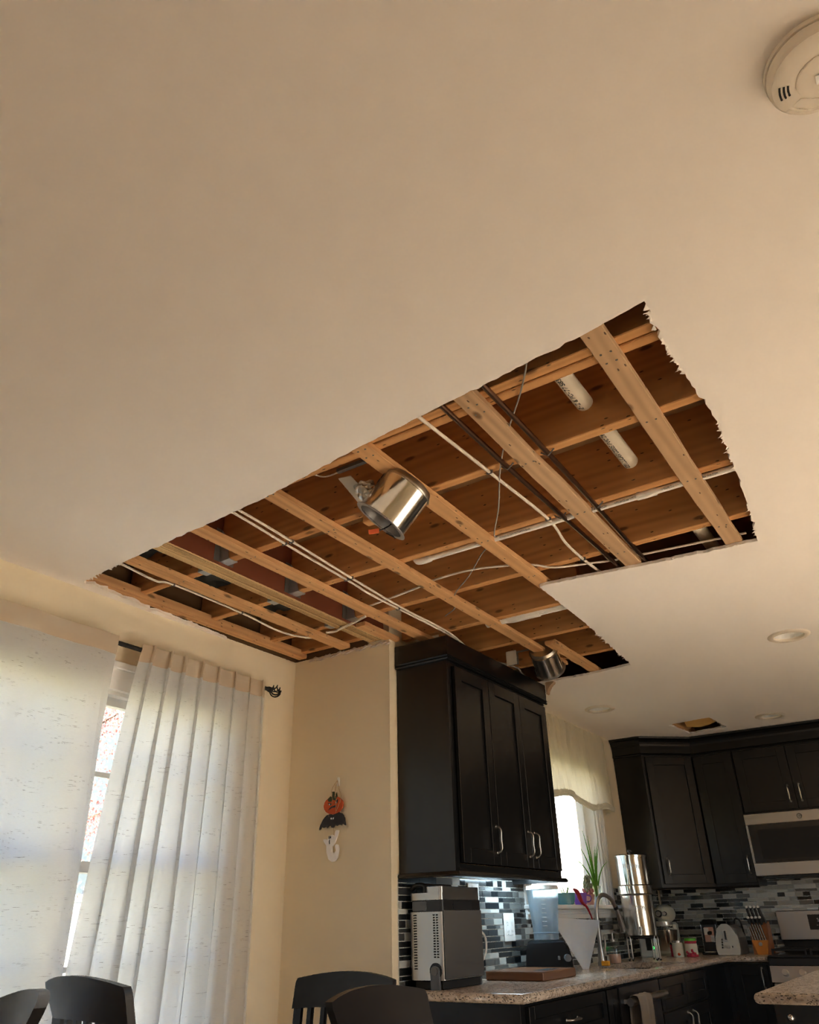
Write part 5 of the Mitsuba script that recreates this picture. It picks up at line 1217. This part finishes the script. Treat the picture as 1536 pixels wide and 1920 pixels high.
# jars
def jar(l, x, y, r, h, body, lid, band=None, extra=None):
    k = thing('food_jar', l, 'jar')
    part(k, 'body', lathe([(0, 0.001), (r * 0.92, 0.001), (r, 0.006), (r, h * 0.84), (r * 0.86, h * 0.90), (0, h * 0.90)], (x, y, ZK), 32), body, 40)
    part(k, 'lid', lathe([(0, h), (r * 0.9, h), (r * 0.94, h * 0.98), (r * 0.94, h * 0.86), (0, h * 0.86)], (x, y, ZK), 32), lid, 40)
    if band: part(k, 'label_band', lathe([(r * 1.01, h * 0.15), (r * 1.01, h * 0.72)], (x, y, ZK), 32), band, 40)
    return k
j1 = jar('cream labelled tin with a pumpkin motif, leftmost of the jars by the mixer', 0.93, 6.05, 0.036, 0.10, 'jar_label', 'steel')
part(j1, 'motif', blob((0.93 + 0.012, 6.05 - 0.034, ZK + 0.018), (0.011, 0.004, 0.009), 2, 0.1, 2), 'pumpkin_paint', True)
j3 = jar('small tin with a pale label squeezed between the two taller jars', 0.975, 6.13, 0.034, 0.105, 'jar_label', 'steel')
j2_ = jar('jar with a bright green lid and a red fruit label', 1.02, 6.06, 0.040, 0.112, 'label_red', 'lid_green', 'jar_label')
part(j2_, 'fruit_print', cat_([blob((1.02 + 0.040 * math.cos(a), 6.06 + 0.040 * math.sin(a), ZK + z), (0.009, 0.009, 0.010), i, 0.2, 1) for i, (a, z) in enumerate([(-1.9, 0.022), (-1.5, 0.018), (-1.1, 0.026), (-0.8, 0.02), (-1.25, 0.04), (-2.2, 0.03)])]), 'label_red')
j5 = jar('squat dark jar at the foot of the mixer bowl', 0.885, 6.10, 0.022, 0.085, 'label_red', 'black_plastic')

# black machine
bmx = 1.045
sm2 = thing('soda_machine', 'slim black countertop drink maker with a bright picture label', 'drink maker')
part(sm2, 'back', hull([[bmx + a, 6.50 + b, z] for a in (-0.052, 0.052) for b, z in ((-0.02, ZK + 0.001), (0.07, ZK + 0.001), (-0.005, 1.10), (0.05, 1.13))] + [[bmx + a, 6.52, 1.135] for a in (-0.03, 0.03)]), 'black_plastic')
part(sm2, 'drip_base', box(bmx - 0.052, bmx + 0.052, 6.40, 6.48, ZK + 0.001, ZK + 0.016, 0.004), 'black_plastic')
part(sm2, 'drip_plate', box(bmx - 0.03, bmx + 0.035, 6.405, 6.46, ZK + 0.016, ZK + 0.019), 'white_plastic')
part(sm2, 'picture_label', hull([[bmx + a, 6.487 + b, z] for a in (-0.034, 0.034) for b, z in ((-0.002, 0.99), (0.004, 1.085), (-0.004, 0.99), (0.002, 1.085))]), 'photo_skin')
part(sm2, 'picture_print', cat_([box(bmx - 0.034, bmx + 0.0, 6.4815, 6.4835, 1.035, 1.08), box(bmx + 0.008, bmx + 0.034, 6.4805, 6.4825, 0.99, 1.03)]), 'white_plastic')
part(sm2, 'picture_figure', blob((bmx + 0.004, 6.482, 1.047), (0.018, 0.003, 0.012), 3, 0.4, 2), 'ink')
part(sm2, 'edge_trim', cat_([cyl((bmx - 0.053, 6.48, ZK + 0.005), (bmx - 0.053, 6.494, 1.10), 0.0018, n=6), cyl((bmx + 0.053, 6.48, ZK + 0.005), (bmx + 0.053, 6.494, 1.10), 0.0018, n=6)]), 'nickel')

# toaster
ts = thing('toaster', 'silver toaster with a rounded top on the far counter', 'toaster')
tx0, ty = 1.205, 6.30
def toaster_prof(s):
    return Polygon([(-0.068 * s, 0), (0.068 * s, 0), (0.075 * s, 0.03), (0.068 * s, 0.10 * s), (0.045 * s, 0.155 * s), (0.015, 0.178 * s), (-0.015, 0.178 * s), (-0.045 * s, 0.155 * s), (-0.068 * s, 0.10 * s), (-0.075 * s, 0.03)]).buffer(0.006, 4)
tm = lambda s, d, y: frame(extrude(toaster_prof(s), d), (tx0, y, ZK + 0.009), (1, 0, 0), (0, 0, 1), (0, -1, 0))
part(ts, 'end_panel', tm(1.0, 0.03, ty + 0.03), 'appliance_grey', 25)
part(ts, 'shell', tm(0.97, 0.24, ty + 0.27), 'steel', 25)
part(ts, 'lever_slot', box(tx0 - 0.017, tx0 + 0.012, ty - 0.0015, ty + 0.001, ZK + 0.085, ZK + 0.155, 0.001), 'nickel')
part(ts, 'lever', box(tx0 - 0.007, tx0 + 0.004, ty - 0.014, ty, ZK + 0.095, ZK + 0.150, 0.002), 'black_plastic')
part(ts, 'knob', cyl((tx0 + 0.004, ty, ZK + 0.052), (tx0 + 0.004, ty - 0.014, ZK + 0.052), 0.013, n=20), 'nickel', 40)
for i in range(4):
    part(ts, 'button', cyl((tx0 - 0.036 + 0.002 * i, ty, ZK + 0.048 + 0.016 * i), (tx0 - 0.036 + 0.002 * i, ty - 0.004, ZK + 0.048 + 0.016 * i), 0.0055, n=12), 'black_plastic', 40)
part(ts, 'indicator', box(tx0 + 0.028, tx0 + 0.036, ty - 0.002, ty, ZK + 0.048, ZK + 0.058), 'black_plastic')
part(ts, 'top_slot', cat_([box(tx0 - 0.025, tx0 - 0.008, ty + 0.06, ty + 0.24, ZK + 0.186, ZK + 0.191), box(tx0 + 0.008, tx0 + 0.025, ty + 0.06, ty + 0.24, ZK + 0.186, ZK + 0.191)]), 'ink')
# towel-bar like holder behind the toaster
ph = thing('bagel_tongs', 'dark arched tongs handle sticking up behind the toaster', 'tongs')
part(ph, 'arch', tube(smooth_path([(1.195, 6.63, ZK + 0.02), (1.20, 6.63, 1.10), (1.222, 6.63, 1.135), (1.25, 6.63, 1.10), (1.262, 6.63, ZK + 0.02)], 6), 0.006, 8), 'black_plastic', True)

# knife block
kb = thing('knife_block', 'orange wooden knife block full of black handled knives', 'knife block')
kx, ky = 1.402, 6.42
blk_side = [(-0.035, 0.0), (0.07, 0.0), (0.105, 0.175), (0.075, 0.205), (0.0, 0.165), (-0.012, 0.10)]
def side_ext(prof, x0, x1):
    m = extrude(Polygon(prof), x1 - x0)
    return frame(m, (x0, ky, ZK + 0.001), (0, 1, 0), (0, 0, 1), (1, 0, 0))
part(kb, 'block', side_ext([(0.0, 0.0), (0.11, 0.0), (0.125, 0.16), (0.105, 0.20), (0.03, 0.185), (0.0, 0.09)], kx - 0.058, kx + 0.062), 'knife_wood_dark')
part(kb, 'front_block', hull([[kx + a, ky + b, ZK + z] for a, b, z in [(-0.03, -0.01, 0.001), (0.036, -0.01, 0.001), (-0.045, -0.02, 0.072), (0.05, -0.02, 0.072), (-0.05, -0.028, 0.088), (0.056, -0.028, 0.088), (-0.03, 0.02, 0.001), (0.036, 0.02, 0.001), (-0.05, 0.02, 0.088), (0.056, 0.02, 0.088)]]), 'knife_wood')
part(kb, 'badge', cyl((kx + 0.003, ky - 0.0245, ZK + 0.065), (kx + 0.003, ky - 0.028, ZK + 0.065), 0.012, n=20), 'nickel', 40)
kd = np.array([-0.10, -0.22, 0.95]); kd /= np.linalg.norm(kd)
for row, (z, y, n) in enumerate(((0.183, 0.02, 4), (0.196, 0.06, 4))):
    for i in range(n):
        o = np.array([kx - 0.048 + 0.026 * i + 0.004 * row, ky + y, ZK + z])
        L = 0.045 + 0.055 * row
        h = part(kb, 'knife', tube([o, o + kd * L * 0.5, o + kd * L], [0.008, 0.0095, 0.0085], 10), 'black_plastic', 40)
        part(h, 'end_cap', trimesh.creation.icosphere(2, 0.0100).apply_translation(o + kd * (L + 0.001)), 'white_plastic', True)
for i in range(6):
    o = np.array([kx - 0.040 + 0.0165 * i, ky - 0.018, ZK + 0.089])
    h = part(kb, 'steak_knife', tube([o, o + np.array([-0.022, 0.012, 0.095])], [0.0045, 0.0055], 8), 'black_plastic', 40)
    part(h, 'spine', tube([o + [0, -0.0058, 0], o + np.array([-0.022, 0.006, 0.097])], [0.0014, 0.0014], 6), 'white_plastic')
o = np.array([kx + 0.052, ky + 0.06, ZK + 0.19])
part(kb, 'honing_steel', tube([o, o + np.array([-0.028, -0.01, 0.105])], [0.007, 0.006], 10), 'black_plastic', 40)

# ------------------------------------------------------------------ chairs
def chair(l, a, b, facing, top, scale=1.0):
    """a, b: the two upper corners of the back (left, right); facing: +1 if the seat lies to the left of a->b."""
    k = thing('dining_chair', l, 'chair')
    a, b = np.array([*a, 0.0]), np.array([*b, 0.0])
    u = b - a
    W = np.linalg.norm(u)
    u /= W
    f = np.array([-u[1], u[0], 0]) * facing       # seat direction
    o = (a + b) / 2
    P = lambda s, d, z: o + u * s + f * d + np.array([0, 0, z])
    lean = lambda z: 0.05 + (-0.10) * (z - 0.45) / 0.55 + 0.05     # the back leans away from the seat
    rows, cols, V = 9, 25, []
    th = 0.022
    zt = top
    for side in (0, 1):
        for i in range(rows):
            t = i / (rows - 1)
            for j in range(cols):
                s = -1 + 2 * j / (cols - 1)
                crown = 0.021 * (1 - s * s)
                zb, ze = zt - 0.086 + 0.007 * (1 - s * s), zt + crown
                z = zb + (ze - zb) * t
                w = (W / 2) * (0.92 + 0.08 * t)
                if t > 0.85: w -= 0.006 * (t - 0.85) / 0.15
                d = -0.030 * (1 - s * s) + (0.012 * (1 - t)) + (th if side else 0) - 0.022 * t
                V.append(P(s * w, d, z))
    n1 = rows * cols
    F = []
    for i in range(rows - 1):
        for j in range(cols - 1):
            p, q, r, t_ = i * cols + j, i * cols + j + 1, (i + 1) * cols + j + 1, (i + 1) * cols + j
            F += [[p, q, r], [p, r, t_], [n1 + p, n1 + r, n1 + q], [n1 + p, n1 + t_, n1 + r]]
    loop = [j for j in range(cols)] + [i * cols + cols - 1 for i in range(1, rows)] + [(rows - 1) * cols + j for j in range(cols - 2, -1, -1)] + [i * cols for i in range(rows - 2, 0, -1)]
    for p, q in zip(loop, loop[1:] + loop[:1]):
        F += [[p, n1 + q, q], [p, n1 + p, n1 + q]]
    m = trimesh.Trimesh(V, F, process=False)
    m.fix_normals()
    part(k, 'top_rail', m, 'chair_black', 35)
    zs, zr = 0.45, zt - 0.083
    for s in (-1, 1):
        w = W / 2 * 0.86
        part(k, 'back_post', hull([P(s * w * q + e, d0 + d, z) for z, d0, dd, q in ((zr + 0.012, 0.009, 0.012, 0.985), (zs, 0.05, 0.022, 1.0)) for e in (-0.016, 0.016) for d in (0, dd)]), 'chair_black')
        part(k, 'rear_leg', hull([P(s * w * q + e, d0 + d, z) for z, d0, q in ((zs, 0.05, 1.0), (0.0, 0.0, 1.0)) for e in (-0.017, 0.017) for d in (0, 0.028)]), 'chair_black')
        part(k, 'front_leg', hull([P(s * w + e, 0.37 + d, z) for z in (0.0, zs - 0.02) for e in (-0.016, 0.016) for d in (0, 0.032)]), 'chair_black')
    for j in range(6):
        s = (-1 + 2 * (j + 0.5) / 6 * 1.0) * W / 2 * 0.76
        bow = -0.026 * (1 - (s / (W / 2)) ** 2)
        part(k, 'slat', hull([P(s + e, d0 + d, z) for z, d0 in ((zr + 0.012, 0.012 + bow), (zs + 0.04, 0.05 + bow * 0.6)) for e in (-0.0085, 0.0085) for d in (0, 0.016)]), 'chair_black')
    part(k, 'lower_rail', hull([P(s, 0.05 + d, z) for s in (-W / 2 * 0.86, W / 2 * 0.86) for d in (0, 0.02) for z in (zs + 0.03, zs + 0.07)]), 'chair_black')
    part(k, 'seat', hull([P(s, d, z) for s, d in ((-W / 2 * 0.9, 0.04), (W / 2 * 0.9, 0.04), (-W / 2 * 1.0, 0.38), (W / 2 * 1.0, 0.38), (-W / 2 * 0.9, 0.405), (W / 2 * 0.9, 0.405)) for z in (zs - 0.02, zs + 0.015)]), 'chair_black')
    part(k, 'stretcher', cat_([hull([P(s * W / 2 * 0.86 + e, d, z) for d in (0.02, 0.39) for e in (-0.009, 0.009) for z in (0.20, 0.225)]) for s in (-1, 1)]), 'chair_black')
    return k
chair('black slat-back chair silhouetted in front of the gap between the curtains', (0.53, 1.515), (0.955, 1.45), 1, 1.037)
chair('black slat-back chair with a pale sheen on its front, by the narrow tan wall', (0.705, 2.345), (1.125, 2.335), -1, 1.0)
chair('black dining chair seen from behind, in front of the counter end', (1.38, 1.70), (1.385, 2.12), -1, 0.995)
chair('black chair at the bottom left corner, mostly cut off', (0.93, 1.12), (1.26, 0.99), -1, 1.037)

# ------------------------------------------------------------------ outside
struct('ground', box(-30, 0.0, -30, 40, -0.45, -0.35), 'lawn')
tr = thing('autumn_tree', 'tree with red and pink autumn leaves seen through the gap in the curtains', 'tree')
r_ = np.random.default_rng(12)
part(tr, 'trunk', tube(smooth_path([(-4.6, 4.3, -0.35), (-4.62, 4.35, 0.8), (-4.55, 4.5, 1.9), (-4.5, 4.62, 3.2), (-4.45, 4.7, 4.2)], 6), np.linspace(0.11, 0.03, 25), 10), 'bark', True)
tips = []
for i in range(16):
    z = 1.2 + 2.6 * i / 15
    a = i * 2.4
    p0 = np.array([-4.55, 4.22 + 0.1 * z, z])
    p1 = p0 + np.array([0.8 * math.cos(a), 0.62 * math.sin(a), 0.45])
    part(tr, 'branch', tube(smooth_path([p0, (p0 + p1) / 2 + [0, 0, 0.05], p1], 5), np.linspace(0.022, 0.006, 11), 6), 'bark', True)
    tips += [p0 * (1 - t) + p1 * t for t in np.linspace(0.35, 1.0, 6)]
def leaves(n, seed):
    r = np.random.default_rng(seed)
    c = np.array(tips)[r.integers(len(tips), size=n)] + r.normal(size=(n, 3)) * [0.16, 0.13, 0.16]
    a, b = r.normal(size=(n, 3)), r.normal(size=(n, 3))
    a /= np.linalg.norm(a, axis=1, keepdims=True)
    b = np.cross(a, b); b /= np.linalg.norm(b, axis=1, keepdims=True)
    s = r.uniform(0.011, 0.024, (n, 1))
    V = np.stack([c - a * s, c + b * s * 0.55, c + a * s, c - b * s * 0.55], 1).reshape(-1, 3)
    i = np.arange(n)[:, None] * 4
    F = np.vstack([i + [0, 1, 2], i + [0, 2, 3]])
    return trimesh.Trimesh(V, F, process=False)
for m, n, s in (('leaf_red', 6500, 1), ('leaf_pink', 10500, 2), ('leaf_cream', 6500, 3)):
    part(tr, 'foliage', leaves(n, s), m, kind='stuff')
vf = thing('vinyl_fence', 'white vinyl fence outside, at the bottom of the gap in the curtains', 'fence')
for i in range(7):
    y = 3.0 + 1.2 * i
    part(vf, 'post', box(-6.55, -6.45, y - 0.05, y + 0.05, -0.35, 1.62, 0.008), 'fence_vinyl')
    if i < 6:
        part(vf, 'panel', cat_([box(-6.52, -6.48, y + 0.055 + 0.1083 * j, y + 0.055 + 0.1083 * (j + 1) - 0.004, -0.25, 1.46) for j in range(10)]), 'fence_vinyl')
        part(vf, 'rail', box(-6.53, -6.47, y + 0.05, y + 1.15, 1.47, 1.56, 0.004), 'fence_vinyl')

nh = thing('neighbour_house', 'sunlit white house outside the kitchen window', 'house')
part(nh, 'body', box(-11.0, -6.03, 8.0, 22.0, -0.36, 5.4), 'house_white')
for i in range(24):
    z = 0.1 + 0.22 * i
    part(nh, 'siding_board', hull([[-6.03, y, zz] for y in (8.0, 22.0) for zz in (z, z + 0.218)] + [[-6.0, y, z] for y in (8.0, 22.0)]), 'house_white')
part(nh, 'roof', hull([[x, y, z] for y in (7.6, 22.4) for x, z in ((-11.4, 5.3), (-5.7, 5.3), (-8.5, 7.4), (-11.4, 5.42), (-5.7, 5.42))]), 'bark')
